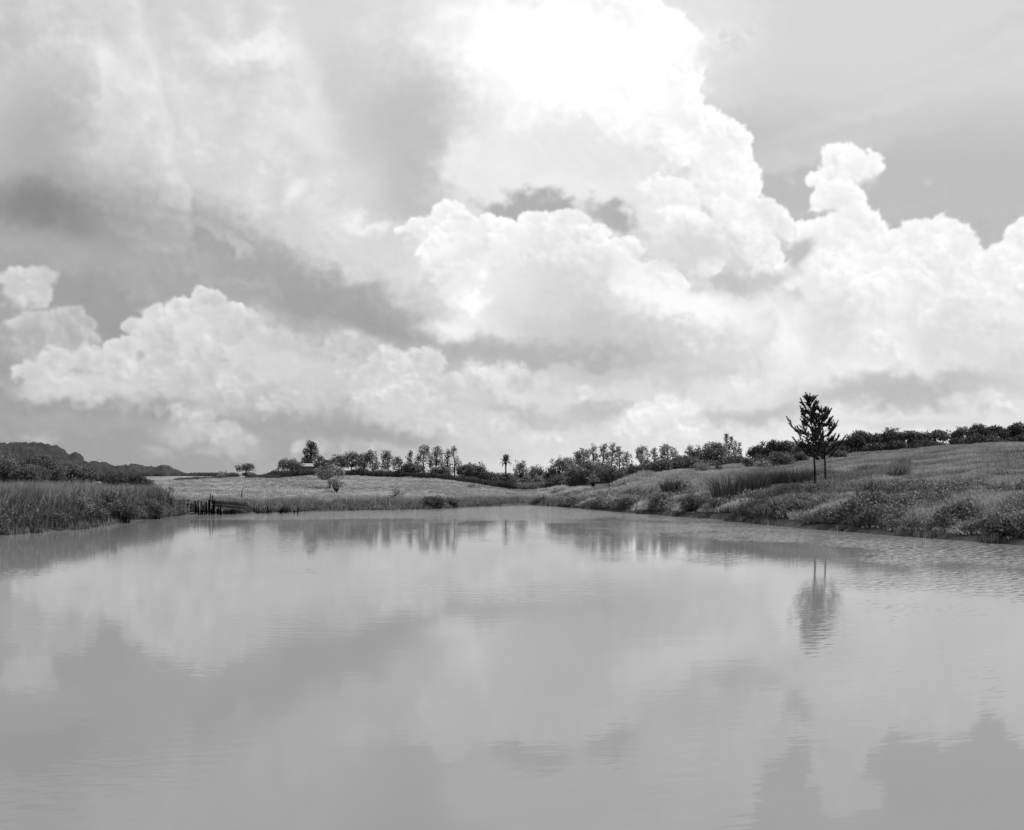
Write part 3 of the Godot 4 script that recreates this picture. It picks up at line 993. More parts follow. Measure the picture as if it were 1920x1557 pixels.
	plant("round", 1538, 166, 828, 40, 0.045, "crest tree directly behind the two tall pines", right_top)
	plant("round", 1569, 164, 826, 42, 0.045, "crest tree just right of the two tall pines", right_top)
	plant("shrub", 1575, 148, 846, 36, 0.05, "dark bush at the edge of the field right of the pines")
	plant("round", 1597, 162, 816, 36, 0.042, "crest tree where the dark belt begins, right of the pines", right_top)
	plant("round", 1615, 160, 805, 38, 0.042, "highest crest tree at the left part of the dark belt", right_top)
	plant("round", 1644, 160, 812, 36, 0.04, "crest tree in the shallow dip of the dark belt", right_top)
	plant("round", 1672, 160, 803, 40, 0.042, "crest tree left of the middle of the dark belt, with a sunlit top", right_top)
	plant("round", 1700, 158, 805, 40, 0.04, "crest tree in the middle of the dark belt", right_top)
	plant("round", 1728, 158, 810, 36, 0.04, "crest tree right of the middle of the dark belt", right_top)
	plant("broad", 1754, 156, 807, 40, 0.045, "last crest tree before the bright gap in the dark belt", right_top)
	plant("loose", 1786, 156, 806, 34, 0.055, "thin shrub with sky showing through beside the gap in the dark belt")
	plant("round", 1810, 154, 800, 38, 0.042, "crest tree just right of the gap in the dark belt", right_top)
	plant("round", 1836, 154, 795, 42, 0.04, "tallest crest tree of the dark belt, right of the gap", right_top)
	plant("round", 1868, 152, 798, 46, 0.038, "crest tree at the right edge of the dark belt", right_top)
	plant("round", 1912, 152, 794, 50, 0.04, "crest tree at the far right, last of the dark belt", right_top)
	plant("loose", 1576, 128, 868, 16, 0.06, "sapling on the bare slope right of the pine trunks")
	# bushes on the banks
	plant("loose", 746, 121, 914, 28, 0.085, "upright grey bush on the far shore under the tall four trees", bank)
	plant("shrub", 812, 122, 932, 48, 0.05, "dark low mass of bush on the far shore right of the upright grey one", bank)
	plant("shrub", 846, 126, 934, 34, 0.065, "low bush on the far shore next to the dark mass", bank)
	plant("shrub", 690, 118, 940, 30, 0.1, "low pale bush on the far shore left of the upright grey one", bank)
	plant("shrub", 1020, 139, 933, 40, 0.06, "dark bush in the far corner of the pond", bank)
	plant("shrub", 912, 136, 938, 28, 0.09, "low bush on the far shore below the lone palm", bank)
	plant("shrub", 1080, 128, 930, 40, 0.095, "pale bush at the waterside right of the far corner", bank)
	plant("shrub", 1130, 118, 932, 44, 0.09, "leafy bush at the waterside below the big dark rounded one", bank)
	plant("shrub", 1182, 110, 930, 50, 0.085, "wide leafy bush on the right bank below the dip of the grove", bank)
	plant("shrub", 1240, 103, 924, 54, 0.08, "tall leafy bush on the right bank below the dark peaked tree", bank)
	plant("shrub", 1300, 96, 926, 56, 0.07, "leafy bush on the right bank below the soft-crowned trees", bank)
	plant("shrub", 1350, 92, 932, 44, 0.075, "rounded bush with pale leaf tips on the right bank below the conifer", bank)
	plant("shrub", 1508, 78, 940, 66, 0.065, "mounded bush on the right bank below the two pines", bank)
	plant("shrub", 1572, 80, 934, 52, 0.062, "bush covered with creepers, right of the mounded one", bank)
	plant("shrub", 1640, 76, 926, 50, 0.05, "dark bush in the rough grass right of the pines", bank)
	plant("shrub", 1690, 74, 934, 54, 0.05, "dark bush in the middle of the right bank", bank)
	plant("shrub", 1800, 70, 938, 66, 0.045, "dark bush near the right end of the bank", bank)
	plant("shrub", 1870, 68, 934, 64, 0.042, "dark bush cut by the right edge of the bank", bank)
	plant("shrub", 235, 82, 938, 60, 0.055, "dark leafy bush leaning over the water from the left bank", bank)
	plant("shrub", 292, 90, 938, 44, 0.06, "leafy bush near the end of the left bank", bank)
	plant("shrub", 1520, 83, 906, 40, 0.06, "low scrub crowding the foot of the left pine", bank)
	plant("loose", 1552, 84, 904, 36, 0.08, "loose leafy scrub at the foot of the right pine", bank)
	plant("shrub", 150, 76, 925, 54, 0.085, "pale leafy bush among the cane in the middle of the left bank", bank)
	plant("loose", 205, 84, 914, 40, 0.09, "loose bush poking out of the cane under the dark spreading tree", bank)
	plant("shrub", 62, 72, 944, 50, 0.07, "bush among the cane near the left edge of the bank", bank)
	plant("shrub", 180, 77, 955, 44, 0.05, "low dark bush at the water in the middle of the left bank", bank)
	plant("shrub", 100, 70, 962, 60, 0.05, "leafy bush low on the near part of the left bank", bank)

# ------------------------------------------------------------------ pines

func finger(g: Bag, at: Vector3, along: Vector3, n: int, long: float, needle: float, tone: float) -> void:
	# a shoot bristling with needles all along
	for i in n:
		var f := rng.randf()
		var d := (along * 0.9 + ball() * 0.8).normalized()
		var face := d.cross(ball()).normalized()
		g.leaf(at + along * long * (f - 0.25), d, face, needle * rng.randf_range(0.7, 1.1) * (1.1 - 0.4 * f), needle * 0.17, tone * rng.randf_range(0.6, 1.4))

# (open: the share of branches that are missing)
func pine(foot_b: float, tip_b: float, d: float, top: float, across: float, whorls: int, lowest: float, label: String, near: bool, group: String, seed_: int, open := 0.3) -> void:
	rng.seed = seed_
	var foot := spot(foot_b, d) - Vector3(0, 0.1, 0)
	var h := EYE + (LEVEL - top) / LENS * d - foot.y
	var lean := (tip_b - foot_b) / LENS * d
	var t := thing("pine_tree", label, "tree", foot, group)
	var wood := Bag.new()
	var path := []
	var radii := []
	for i in 9:
		var f := i / 8.0
		path.append(Vector3(lean * (f * 0.7 + f * f * 0.3), h * f * 0.985, 0.06 * sin(f * 5.0)))
		radii.append(lerpf(h * 0.0135, 0.02, pow(f, 0.8)) + 0.05 * pow(1.0 - f, 8.0))
	wood.tube(path, radii, 8, 0.34)
	part("trunk", wood.mesh(), t, barky)
	var crown := Bag.new()
	var reach_ := across / LENS * d * 0.5
	for k in whorls:
		var f := lerpf(lowest, 0.965, pow(float(k) / (whorls - 1), 0.9))
		var from: Vector3 = path[int(f * 8.0)].lerp(path[mini(int(f * 8.0) + 1, 8)], f * 8.0 - int(f * 8.0))
		var share := (f - lowest) / (1.0 - lowest)
		var long := reach_ * lerpf(1.0, 0.10, pow(share, 0.85)) * (0.6 if share < 0.14 else 1.0)
		for q in 5:
			if rng.randf() < (open if share < 0.75 else open * 0.4):
				continue
			var a := TAU * q / 5.0 + k * 1.9 + rng.randf_range(-0.5, 0.5)
			var out := Vector3(cos(a), 0, sin(a))
			var l := long * rng.randf_range(0.4, 1.25)
			var rise := rng.randf_range(0.1, 1.3)
			var bent := [Vector3.ZERO, out * l * 0.5 + Vector3(0, l * 0.2 * rise, 0), out * l * 0.82 + Vector3(0, l * 0.44 * rise, 0), out * l + Vector3(0, l * (0.28 + 0.48 * rise), 0)]
			var bw := Bag.new()
			var rb := lerpf(0.045, 0.018, share) * h / 10.0
			bw.tube(bent, [rb, rb * 0.8, rb * 0.55, rb * 0.3], 5, 0.08)
			var bn := Bag.new() if near else crown
			var scale_ := h / 11.0 if near else h / 7.0
			var dark := rng.randf_range(0.035, 0.06)
			for s in (7 if share < 0.5 else 6 if share < 0.8 else 4):
				var u := maxf(0.46, 1.0 - s * 0.088 - rng.randf() * 0.05)
				var p: Vector3 = bent[1].lerp(bent[2], (u - 0.45) / 0.35) if u < 0.8 else bent[2].lerp(bent[3], (u - 0.8) / 0.2)
				var side := Vector3(-out.z, 0, out.x) * (0.0 if s == 0 else (1.0 if s % 2 else -1.0)) * 0.75
				var dir := (out * 0.55 + side + Vector3(0, 0.95, 0) + ball() * 0.25).normalized()
				finger(bn, p if near else from + p, dir, (150 if near else 30), 0.8 * scale_ * rng.randf_range(0.7, 1.3), 0.22 * scale_, dark)
			if near:
				var br := part("branch", bw.mesh(), t, barky)
				br.position = from
				part("needles", bn.mesh(), br, leafy)
			else:
				for vi in bw.v.size():
					bw.v[vi] += from
				wood = bw
	var tip_bag := Bag.new() if near else crown
	finger(tip_bag, path[8] - Vector3(0, 0.25, 0), Vector3.UP, 150, 1.1 * h / 11.0, 0.2 * h / 11.0, 0.045)
	if near:
		part("leader_needles", tip_bag.mesh(), t, leafy)
	if not near:
		part("crown", crown.mesh(), t, leafy)

func make_pines() -> void:
	pine(1530, 1519, 86, 744, 108, 9, 0.4, "taller left one of two tall pines on the right bank, with bare arms reaching left", true, "two tall pines on the right bank", 111, 0.34)
	pine(1549, 1541, 88, 766, 104, 10, 0.4, "shorter and denser right one of two tall pines on the right bank", true, "two tall pines on the right bank", 112, 0.18)
	var far := "small far pines on the skyline"
	pine(1363, 1362, 178, 815, 16, 9, 0.3, "tallest of the small far pines, at their left end", false, far, 103)
	pine(1372, 1371, 180, 820, 15, 9, 0.3, "second of the small far pines, close beside the tallest", false, far, 104)
	pine(1380, 1379, 180, 828, 14, 8, 0.35, "third of the small far pines, shorter and thin", false, far, 105)
	pine(1388, 1387, 178, 831, 15, 8, 0.3, "rightmost of the small far pines", false, far, 106)
	rng.seed = 4712

# ------------------------------------------------------------------ palms

func frond(length: float, droop: float, tone: float) -> ArrayMesh:
	var g := Bag.new()
	var last := Vector3.ZERO
	for i in range(1, 15):
		var f := i / 14.0
		var p := Vector3(0, length * (0.42 * f - droop * f * f), length * 0.86 * f)
		var along := (p - last).normalized()
		for s in [-1.0, 1.0]:
			var dir := (Vector3(s, -0.15, 0) * 0.85 + along * 0.55 + Vector3(0, rng.randf_range(-0.25, 0.2), 0)).normalized()
			for e in 2:
				g.leaf(last.lerp(p, e * 0.5), dir, dir.cross(along).normalized() * s, length * 0.27 * sin(PI * lerpf(0.25, 0.94, f)), length * 0.045, tone * rng.randf_range(0.75, 1.25))
		last = p
	return g.mesh()

func palm(b: float, d: float, top: float, across: float, n: int, tone: float, label: String, trunk_to: float) -> void:
	var foot := spot(b, d) - Vector3(0, 0.1, 0)
	var h := EYE + (LEVEL - top) / LENS * d - foot.y
	var l := across / LENS * d * 0.56
	var t := thing("palm_tree", label, "tree", foot)
	var wood := Bag.new()
	var up := h - l * trunk_to
	wood.tube([Vector3.ZERO, Vector3(0.08, up * 0.5, 0), Vector3(0, up * 0.93, 0), Vector3(0, up, 0)], [0.22, 0.17, 0.15, 0.06], 8, 0.16)
	part("trunk", wood.mesh(), t, barky)
	var kinds := [frond(l, 0.1, tone), frond(l, 0.42, tone), frond(l, 0.8, tone)]
	for i in n:
		var f := float(i) / n
		var o := part("frond", kinds[clampi(int(f * 3.0), 0, 2)], t, leafy)
		o.position = Vector3(0, up, 0)
		o.rotation = Vector3(lerpf(-0.95, 0.55, f) + rng.randf_range(-0.1, 0.1), i * 2.4 + rng.randf_range(-0.2, 0.2), 0)
		o.rotation_order = EULER_ORDER_YXZ

func make_palms() -> void:
	palm(948, 194, 855, 29, 20, 0.065, "lone palm with a small star of fronds in the dip of the skyline", 0.62)

# ------------------------------------------------------------------ the hut

func box(g: Bag, at: Vector3, size: Vector3, tone: float) -> void:
	for axis in 3:
		for s in [-1.0, 1.0]:
			var n := Vector3.ZERO
			n[axis] = s
			var a := Vector3.ZERO
			a[(axis + 1) % 3] = size[(axis + 1) % 3] * 0.5
			var b := Vector3.ZERO
			b[(axis + 2) % 3] = size[(axis + 2) % 3] * 0.5 * s
			var c := at + n * size[axis] * 0.5
			var k := g.v.size()
			for q in [c - a - b, c + a - b, c + a + b, c - a + b]:
				g.v.append(q); g.n.append(n); g.c.append(Color(tone, tone, tone))
			g.ix.append_array([k, k + 2, k + 1, k, k + 3, k + 2])

func make_hut() -> void:
	var foot := spot(573, 191)
	var t := thing("shed", "small grey plank shed with a pale roof in front of the tallest dark tree", "shed", foot)
	t.rotation.y = 0.5
	var planks := [0.17, 0.2, 0.15, 0.19]
	for i in 11:
		var g := Bag.new()
		box(g, Vector3(-1.15 + i * 0.23, 1.0, 0.9 + (i % 2) * 0.012), Vector3(0.215, 2.3 - 0.06 * (i % 3), 0.05), planks[i % 4])
		part("plank", g.mesh(), t, barky)
	for i in 8:
		var g := Bag.new()
		box(g, Vector3(1.28 + (i % 2) * 0.012, 1.05, 0.77 - i * 0.23), Vector3(0.05, 2.4, 0.215), planks[(i + 1) % 4] * 0.9)
		part("plank", g.mesh(), t, barky)
	var rest := Bag.new()
	box(rest, Vector3(-1.26, 1.0, 0.0), Vector3(0.05, 2.3, 1.75), 0.16)
	box(rest, Vector3(0, 1.0, -0.93), Vector3(2.55, 2.3, 0.05), 0.16)
	part("wall", rest.mesh(), t, barky)
	for s in [-1.0, 1.0]:
		var roof := Bag.new()
		box(roof, Vector3.ZERO, Vector3(3.0, 0.07, 1.35), 0.42)
		var o := part("roof_slope", roof.mesh(), t, thatchy)
		o.position = Vector3(0, 2.47, 0.58 * s)
		o.rotation.x = 0.5 * s
	var rail := thing("rail_fence", "low pale rail fence running left from the grey shed", "fence", spot(548, 190))
	for i in 5:
		var x := -2.6 + i * 1.1
		var p := spot(548 + x / 190.0 * LENS, 190) - rail.position
		stake("post", rail, p - Vector3(0, 0.2, 0), p + Vector3(0, 0.8, 0), 0.05, 0.2)
	for y in [0.4, 0.72]:
		stake("rail", rail, spot(548 - 2.8 / 190.0 * LENS, 189.9) - rail.position + Vector3(0, y, 0), spot(548 + 2.0 / 190.0 * LENS, 189.9) - rail.position + Vector3(0, y, 0), 0.045, 0.5)

# ------------------------------------------------------------------ cane clumps

func make_cane_clumps() -> void:
	var list := [
		[1372, 95, 60, 890, "dark arching cane clump nearest the water in front of the tall grass"],
		[1415, 95, 46, 884, "dark cane clump right of the one nearest the water"],
		[1440, 97, 44, 880, "cane clump below the wide low bush, left of the pines"],
		[1468, 96, 42, 881, "cane clump between the wide low bush and the pines"],
		[1493, 95, 50, 876, "darkest and tallest cane clump, just left of the pine trunks"],
		[1518, 95, 34, 884, "small cane clump touching the left pine trunk"],
		[1566, 94, 44, 882, "cane clump just right of the pine trunks"],
		[1598, 92, 46, 890, "dark cane clump at the right end of the tall grass belt"],
		[1262, 109, 34, 895, "pale cane clump at the left end of the tall grass belt"],
		[1655, 89, 32, 897, "thin cane clump alone right of the tall grass belt"],
		[1752, 89, 36, 894, "upright cane clump standing in the right of the field, first of three"],
		[1790, 89, 34, 895, "upright cane clump standing in the right of the field, middle of three"],
		[1828, 89, 34, 893, "upright cane clump standing in the right of the field, last of three"],
	]
	for e in list:
		var foot := spot(e[0], e[1]) - Vector3(0, 0.05, 0)
		var h: float = (EYE + (LEVEL - e[3]) / LENS * e[1] - foot.y) * 1.12
		var w: float = e[2] / LENS * e[1] * 1.5
		var g := Bag.new()
		for i in 520:
			var a := rng.randf() * TAU
			var r := sqrt(rng.randf())
			var p := Vector3(cos(a), 0, sin(a)) * w * 0.38 * r
			var q := rng.randf_range(-0.5, 0.5) + a
			g.blade(p, Vector3(cos(q), 0, sin(q)) * rng.randf_range(0.1, 0.55) * (0.3 + r), h * rng.randf_range(0.5, 1.0), 0.075, rng.randf() * PI, rng.randf_range(0.03, 0.17))
		var t := thing("cane_clump", e[4], "cane", foot, "cane clumps on the right-hand slope")
		part("blades", g.mesh(), t, grassy)

# ------------------------------------------------------------------ stakes and rails

func point(b: float, y: float, d: float) -> Vector3:
	return Vector3((b - MID) / LENS * d, EYE + (LEVEL - y) / LENS * d, -d)

func stake(called: String, parent: Node3D, from: Vector3, to: Vector3, r: float, tone: float) -> MeshInstance3D:
	var g := Bag.new()
	var m := from.lerp(to, 0.5) + ball() * r * 0.6
	g.tube([from, m, to], [r, r * 0.92, r * 0.8], 7, tone)
	return part(called, g.mesh(), parent, barky)

func make_fences() -> void:
	# palisade of old stakes at the water's edge
	var d := 100.0
	var o := point(375, 966, d)
	o.y = 0.0
	var t := thing("palisade", "row of dark uneven stakes driven in at the left corner of the pond", "palisade", o)
	for i in 26:
		var b := 358.0 + i * 2.5 + rng.randf_range(-0.8, 0.8)
		var top := 944.0 + rng.randf_range(-5.0, 6.0) if i < 13 else 954.0 + rng.randf_range(-7.0, 6.0)
		if i in [2, 3, 5, 6]:
			top = 937.0 + rng.randf_range(-2.0, 3.0)
		var dd := d + 0.6 * sin(i * 1.7)
		var foot := point(b, 970, dd)
		foot.y = -0.5
		stake("stake", t, foot - o, point(b + rng.randf_range(-2.5, 3.0), top, dd) - o, rng.randf_range(0.05, 0.085), rng.randf_range(0.02, 0.04))
	# the panel of poles that has sagged beside it
	o = point(430, 960, 101.5)
	o.y = 0.0
	t = thing("pole_panel", "sagging panel of weathered poles leaning over the water beside the stakes", "fence", o)
	for i in 7:
		var l := point(394.0 + i * 0.9, 939.0 + i * 1.6, 101.0)
		var r := point(474.0 - absf(i - 4.0) * 3.0 + rng.randf_range(-2, 2), 944.0 + i * 1.9, 103.5)
		stake("pole", t, l - o, r - o, 0.042, 0.6 if i == 1 or i == 4 else 0.16)
	for e in [[394, 926, 392], [398, 929, 400], [391, 937, 390], [403, 936, 401]]:
		stake("post", t, point(e[2], 960, 101.2) - o - Vector3(0, 0.4, 0), point(e[0], e[1], 101.2) - o, 0.075, 0.025)
	# low rails at the end of the left bank
	o = spot(345, 100)
	t = thing("rail_fence", "short pair of thin rails on two posts at the end of the left bank", "fence", o)
	stake("rail", t, point(334, 939.5, 100) - o, point(356, 938, 100.5) - o, 0.04, 0.03)
	stake("rail", t, point(336, 945, 100) - o, point(362, 946.5, 100.5) - o, 0.04, 0.03)
	stake("post", t, point(337, 955, 100) - o, point(337, 938, 100) - o, 0.045, 0.03)
	stake("post", t, point(352, 955, 100.3) - o, point(352.5, 936, 100.3) - o, 0.045, 0.03)
	# stumps of stakes standing in the water
	o = point(437, 964, 101)
	o.y = 0.0
	t = thing("stake_row", "short dark stakes standing in the water under the sagging panel", "stakes", o)
	for i in 8:
		var b := 424.0 + i * 2.6
		var foot := point(b, 966, 101) - o
		foot.y = -0.4
		stake("stake", t, foot, point(b + rng.randf_range(-1, 1), 955.0 + rng.randf_range(-1.5, 3.0), 101) - o, 0.05, 0.025)
	o = point(490, 962, 104.5)
	o.y = 0.0
	t = thing("stake_row", "low dark stakes at the waterline right of the sagging panel", "stakes", o)
	for i in 15:
		var b := 468.0 + i * 2.8
		var foot := point(b, 964, 104.5) - o
		foot.y = -0.4
		stake("stake", t, foot, point(b + rng.randf_range(-2, 2), 956.0 + rng.randf_range(-5.0, 3.0) - (5.0 if i == 12 else 0.0), 104.5) - o, 0.055, 0.025)
	var lone := [
		[527.0, 955.0, "thick short stake standing alone in the water, left of the pair"],
		[551.0, 956.5, "left stake of the pair standing in the water"],
		[558.0, 952.5, "right and taller stake of the pair standing in the water"],
	]
	for e in lone:
		o = point(e[0], 964, 103.5)
		o.y = 0.0
		var one := stake("water_stake", self, Vector3(0, -0.5, 0), Vector3(0.03, EYE + (LEVEL - e[1]) / LENS * 103.5, 0), 0.075, 0.02)
		one.position = o
		tag(one, e[2], "stake", "stakes standing in the water")
	o = spot(453.5, 120)
	var post := stake("fence_post", self, Vector3(0, -0.3, 0), Vector3(0.02, EYE + (LEVEL - 917.0) / LENS * 120.0 - o.y, 0), 0.075, 0.03)
	post.position = o
	tag(post, "single dark post in the reeds above the sagging panel", "post")
	plant("shrub", 535, 107, 948, 20, 0.03, "tiny dark bush at the waterline between the lone stakes")
# ------------------------------------------------------------------ sky
# A cloudscape computed as a panorama: a window in front of the viewer in detail, the
# same kind of cloud all round.  Window co-ordinates are degrees turned into a plane
# (1650 units per tangent), x to the right and y downwards with the horizon at 900.
const SKY_W := 4096
const SKY_H := 2048
var k0 := 0
var kn := 0
var r0 := 0
var rn := 0
var cx_ := PackedFloat32Array()      # plane x of each column
var ca_ := PackedFloat32Array()      # 1650 / cos(azimuth) of each column
var te_ := PackedFloat32Array()      # tan(elevation) of each row
var cloud := PackedFloat32Array()
var na := PackedFloat32Array()
var nb := PackedFloat32Array()
var nc := PackedFloat32Array()
var puff := PackedFloat32Array()
var relief := PackedFloat32Array()

func noise_of(seed_: int, wave: float, octaves: int, kind := FastNoiseLite.TYPE_SIMPLEX_SMOOTH) -> FastNoiseLite:
	var n := FastNoiseLite.new()
	n.seed = seed_
	n.noise_type = kind
	n.frequency = 1.0 / wave
	n.fractal_type = FastNoiseLite.FRACTAL_FBM
	n.fractal_octaves = octaves
	return n

func col_of(x: float) -> int:
	return int((rad_to_deg(atan((x - 960.0) / 1650.0)) / 360.0 + 0.5) * SKY_W) - k0

func row_of(y: float) -> int:
	return int((0.5 - rad_to_deg(atan((900.0 - y) / 1650.0)) / 180.0) * SKY_H) - r0

func veil(x: float, y: float, rx: float, ry: float, turn: float, value: float, much := 1.0, rough := 1.0, hard := 0.0) -> void:
	# a soft bank of cloud: an ellipse whose outline is pushed about by noise
	var reach := maxf(rx, ry) * 1.25 + 60.0 * rough
	var cs := cos(deg_to_rad(turn))
	var sn := sin(deg_to_rad(turn))
	var v := value / 255.0
	for j in range(maxi(0, row_of(y - reach) - 1), mini(rn, row_of(900.0 - (900.0 - y - reach) * 0.78) + 2)):
		for i in range(maxi(0, col_of(x - reach)), mini(kn, col_of(x + reach) + 1)):
			var k := j * kn + i
			var dx := cx_[i] + (na[k] * 70.0 + nb[k] * 34.0 + nc[k] * 14.0) * rough - x
			var dy := 900.0 - ca_[i] * te_[j] + (nb[k] * 40.0 - na[k] * 40.0 - nc[k] * 16.0) * rough - y
			var u := (dx * cs + dy * sn) / rx
			var w := (dy * cs - dx * sn) / ry
			var q := 1.0 - sqrt(u * u + w * w)
			if q > 0.0:
				q = minf(q / (1.0 - hard), 1.0)
				q = q * q * (3.0 - 2.0 * q) * much
				cloud[k] += (v - cloud[k]) * q

func heap(puffs: Array, rim: float, core: float, base: float, soft_base := 60.0, rough := 0.42, crisp := 0.07, bumps := 0.3, depth := 0.5, aim := Vector2(0.15, -1), back := 1.0) -> void:
	# a cumulus: a heap of round puffs, crisp like a cauliflower and bright on the side
	# that faces the sun (aim), greyer inside, dissolving towards the other side and its base
	var x0 := 1e9
	var x1 := -1e9
	var y0 := 1e9
	var y1 := -1e9
	for p: Vector3 in puffs:
		x0 = minf(x0, p.x - p.z * 1.3 - 20.0); x1 = maxf(x1, p.x + p.z * 1.3 + 20.0)
		y0 = minf(y0, p.y - p.z * 1.4 - 20.0); y1 = maxf(y1, p.y + p.z * 1.3 + 20.0)
	y1 = minf(y1, base + 10.0)
	aim = aim.normalized()
	for j in range(maxi(0, row_of(y0) - 1), mini(rn, row_of(900.0 - (900.0 - y1) * 0.78) + 2)):
		for i in range(maxi(0, col_of(x0)), mini(kn, col_of(x1) + 1)):
			var k := j * kn + i
			var x := cx_[i] + nb[k] * 20.0 + nc[k] * 8.0
			var y := 900.0 - ca_[i] * te_[j] - nc[k] * 11.0
			if y < y0 or y > y1:
				continue
			var open := 1.0
			var sum := 0.0
			var tone := 0.0
			var edge := rough * (puff[k] - 0.5)
			for p: Vector3 in puffs:
				var dx := x - p.x
				var dy := y - p.y
				if absf(dx) > p.z * 1.4 or absf(dy) > p.z * 1.4:
					continue
				var d := sqrt(dx * dx + dy * dy)
				var lit := smoothstep(-0.4, 0.4, (dx * aim.x + dy * aim.y) / (d + p.z * 0.15) + nb[k] * 0.35)
				var f := (p.z - d) / 70.0 + edge * (0.3 + 0.7 * lit) * minf(1.0, p.z / 45.0) + nc[k] * 0.08
				if f <= 0.0:
					continue
				var own := p.z / 70.0
				var m := minf(f / lerpf(maxf(0.75 * back * own, crisp), crisp, lit), 1.0)
				m = m * m * (3.0 - 2.0 * m)
				tone += m * lerpf(1.0, sqrt(clampf(f / depth / own * 0.9, 0.0, 1.0)), lit)
				sum += m
				open *= 1.0 - m
			if sum <= 0.0:
				continue
			var m := (1.0 - open) * smoothstep(base, base - soft_base, y + nb[k] * soft_base * 0.5)
			var v := (lerpf(rim, core, tone / sum) + nb[k] * 9.0 + na[k] * 8.0) / 255.0 + relief[k] * bumps * clampf(0.55 + nb[k] * 1.6, 0.1, 1.0)
			cloud[k] += (v - cloud[k]) * m

func make_sky() -> PanoramaSkyMaterial:
	k0 = int((0.5 - 48.0 / 360.0) * SKY_W)
	kn = SKY_W - 2 * k0
	r0 = int((0.5 - 37.0 / 180.0) * SKY_H)
	rn = SKY_H / 2 + 10 - r0
	cx_.resize(kn); ca_.resize(kn); te_.resize(rn)
	for i in kn:
		var az := (float(k0 + i) + 0.5) / SKY_W * TAU - PI
		cx_[i] = 960.0 + 1650.0 * tan(az)
		ca_[i] = 1650.0 / cos(az)
	for j in rn:
		te_[j] = tan((0.5 - (float(r0 + j) + 0.5) / SKY_H) * PI)
	cloud.resize(kn * rn); na.resize(kn * rn); nb.resize(kn * rn); nc.resize(kn * rn); puff.resize(kn * rn); relief.resize(kn * rn)
	var n1 := noise_of(11, 330.0, 4)
	var n2 := noise_of(12, 105.0, 5)
	var n3 := noise_of(13, 30.0, 4)
	var n4 := noise_of(14, 62.0, 4, FastNoiseLite.TYPE_CELLULAR)
	n4.cellular_return_type = FastNoiseLite.RETURN_DISTANCE
	n4.fractal_gain = 0.55
	for j in rn:
		for i in kn:
			var k := j * kn + i
			var x := cx_[i]
			var y := 900.0 - ca_[i] * te_[j]
			na[k] = n1.get_noise_2d(x, y * 1.25)
			nb[k] = n2.get_noise_2d(x, y * 1.15)
			nc[k] = n3.get_noise_2d(x, y * 1.1)
			puff[k] = clampf(0.2 - n4.get_noise_2d(x + nb[k] * 30.0, y + nc[k] * 18.0) * 0.9, 0.0, 1.0) + 0.25 * nb[k]
			# clear sky, paler towards the right and towards the zenith
			cloud[k] = (lerpf(163.0, 191.0, smoothstep(100.0, 1500.0, x)) + 24.0 * smoothstep(330.0, 90.0, y)) / 255.0
	for j in range(2, rn - 2):
		for i in range(2, kn - 2):
			var k := j * kn + i
			relief[k] = (puff[k] - puff[k - 2 * kn + 2]) * 0.7 + (puff[k] - puff[k - kn]) * 0.4 + nc[k] * 0.10
	paint_clouds()
	# the rest of the sphere: the same cloud from noise that has no seam
	var small := Image.create_empty(1024, 512, false, Image.FORMAT_L8)
	var m1 := noise_of(21, 0.62, 5)
	var m2 := noise_of(22, 0.30, 5)
	for j in 512:
		var el := (0.5 - (j + 0.5) / 512.0) * PI
		for i in 1024:
			var v := 0.76
			if el > -0.05:
				var az := (i + 0.5) / 1024.0 * TAU
				var d := Vector3(sin(az) * cos(el), sin(el) * 1.5, -cos(az) * cos(el))
				var w := m2.get_noise_3dv(d)
				v = 0.80 + 0.20 * m1.get_noise_3dv(d + Vector3(w, w, -w) * 0.22) + 0.13 * w
				v = lerpf(v, 0.78, smoothstep(0.16, 0.0, el))
			small.set_pixel(i, j, Color(v, v, v))
	small.resize(SKY_W, SKY_H, Image.INTERPOLATE_CUBIC)
	var bytes := small.get_data()
	for j in rn:
		var fy := smoothstep(0.0, 70.0, float(j))
		for i in kn:
			var f := fy * smoothstep(0.0, 170.0, float(mini(i, kn - 1 - i)))
			var at := (r0 + j) * SKY_W + (k0 + i + SKY_W / 2) % SKY_W
			bytes[at] = clampi(int(lerpf(bytes[at], cloud[j * kn + i] * 255.0, f) + 0.5), 0, 255)
	var im := Image.create_from_data(SKY_W, SKY_H, false, Image.FORMAT_L8, bytes)
	im.convert(Image.FORMAT_RGB8)
	var m := PanoramaSkyMaterial.new()
	m.panorama = ImageTexture.create_from_image(im)
	return m

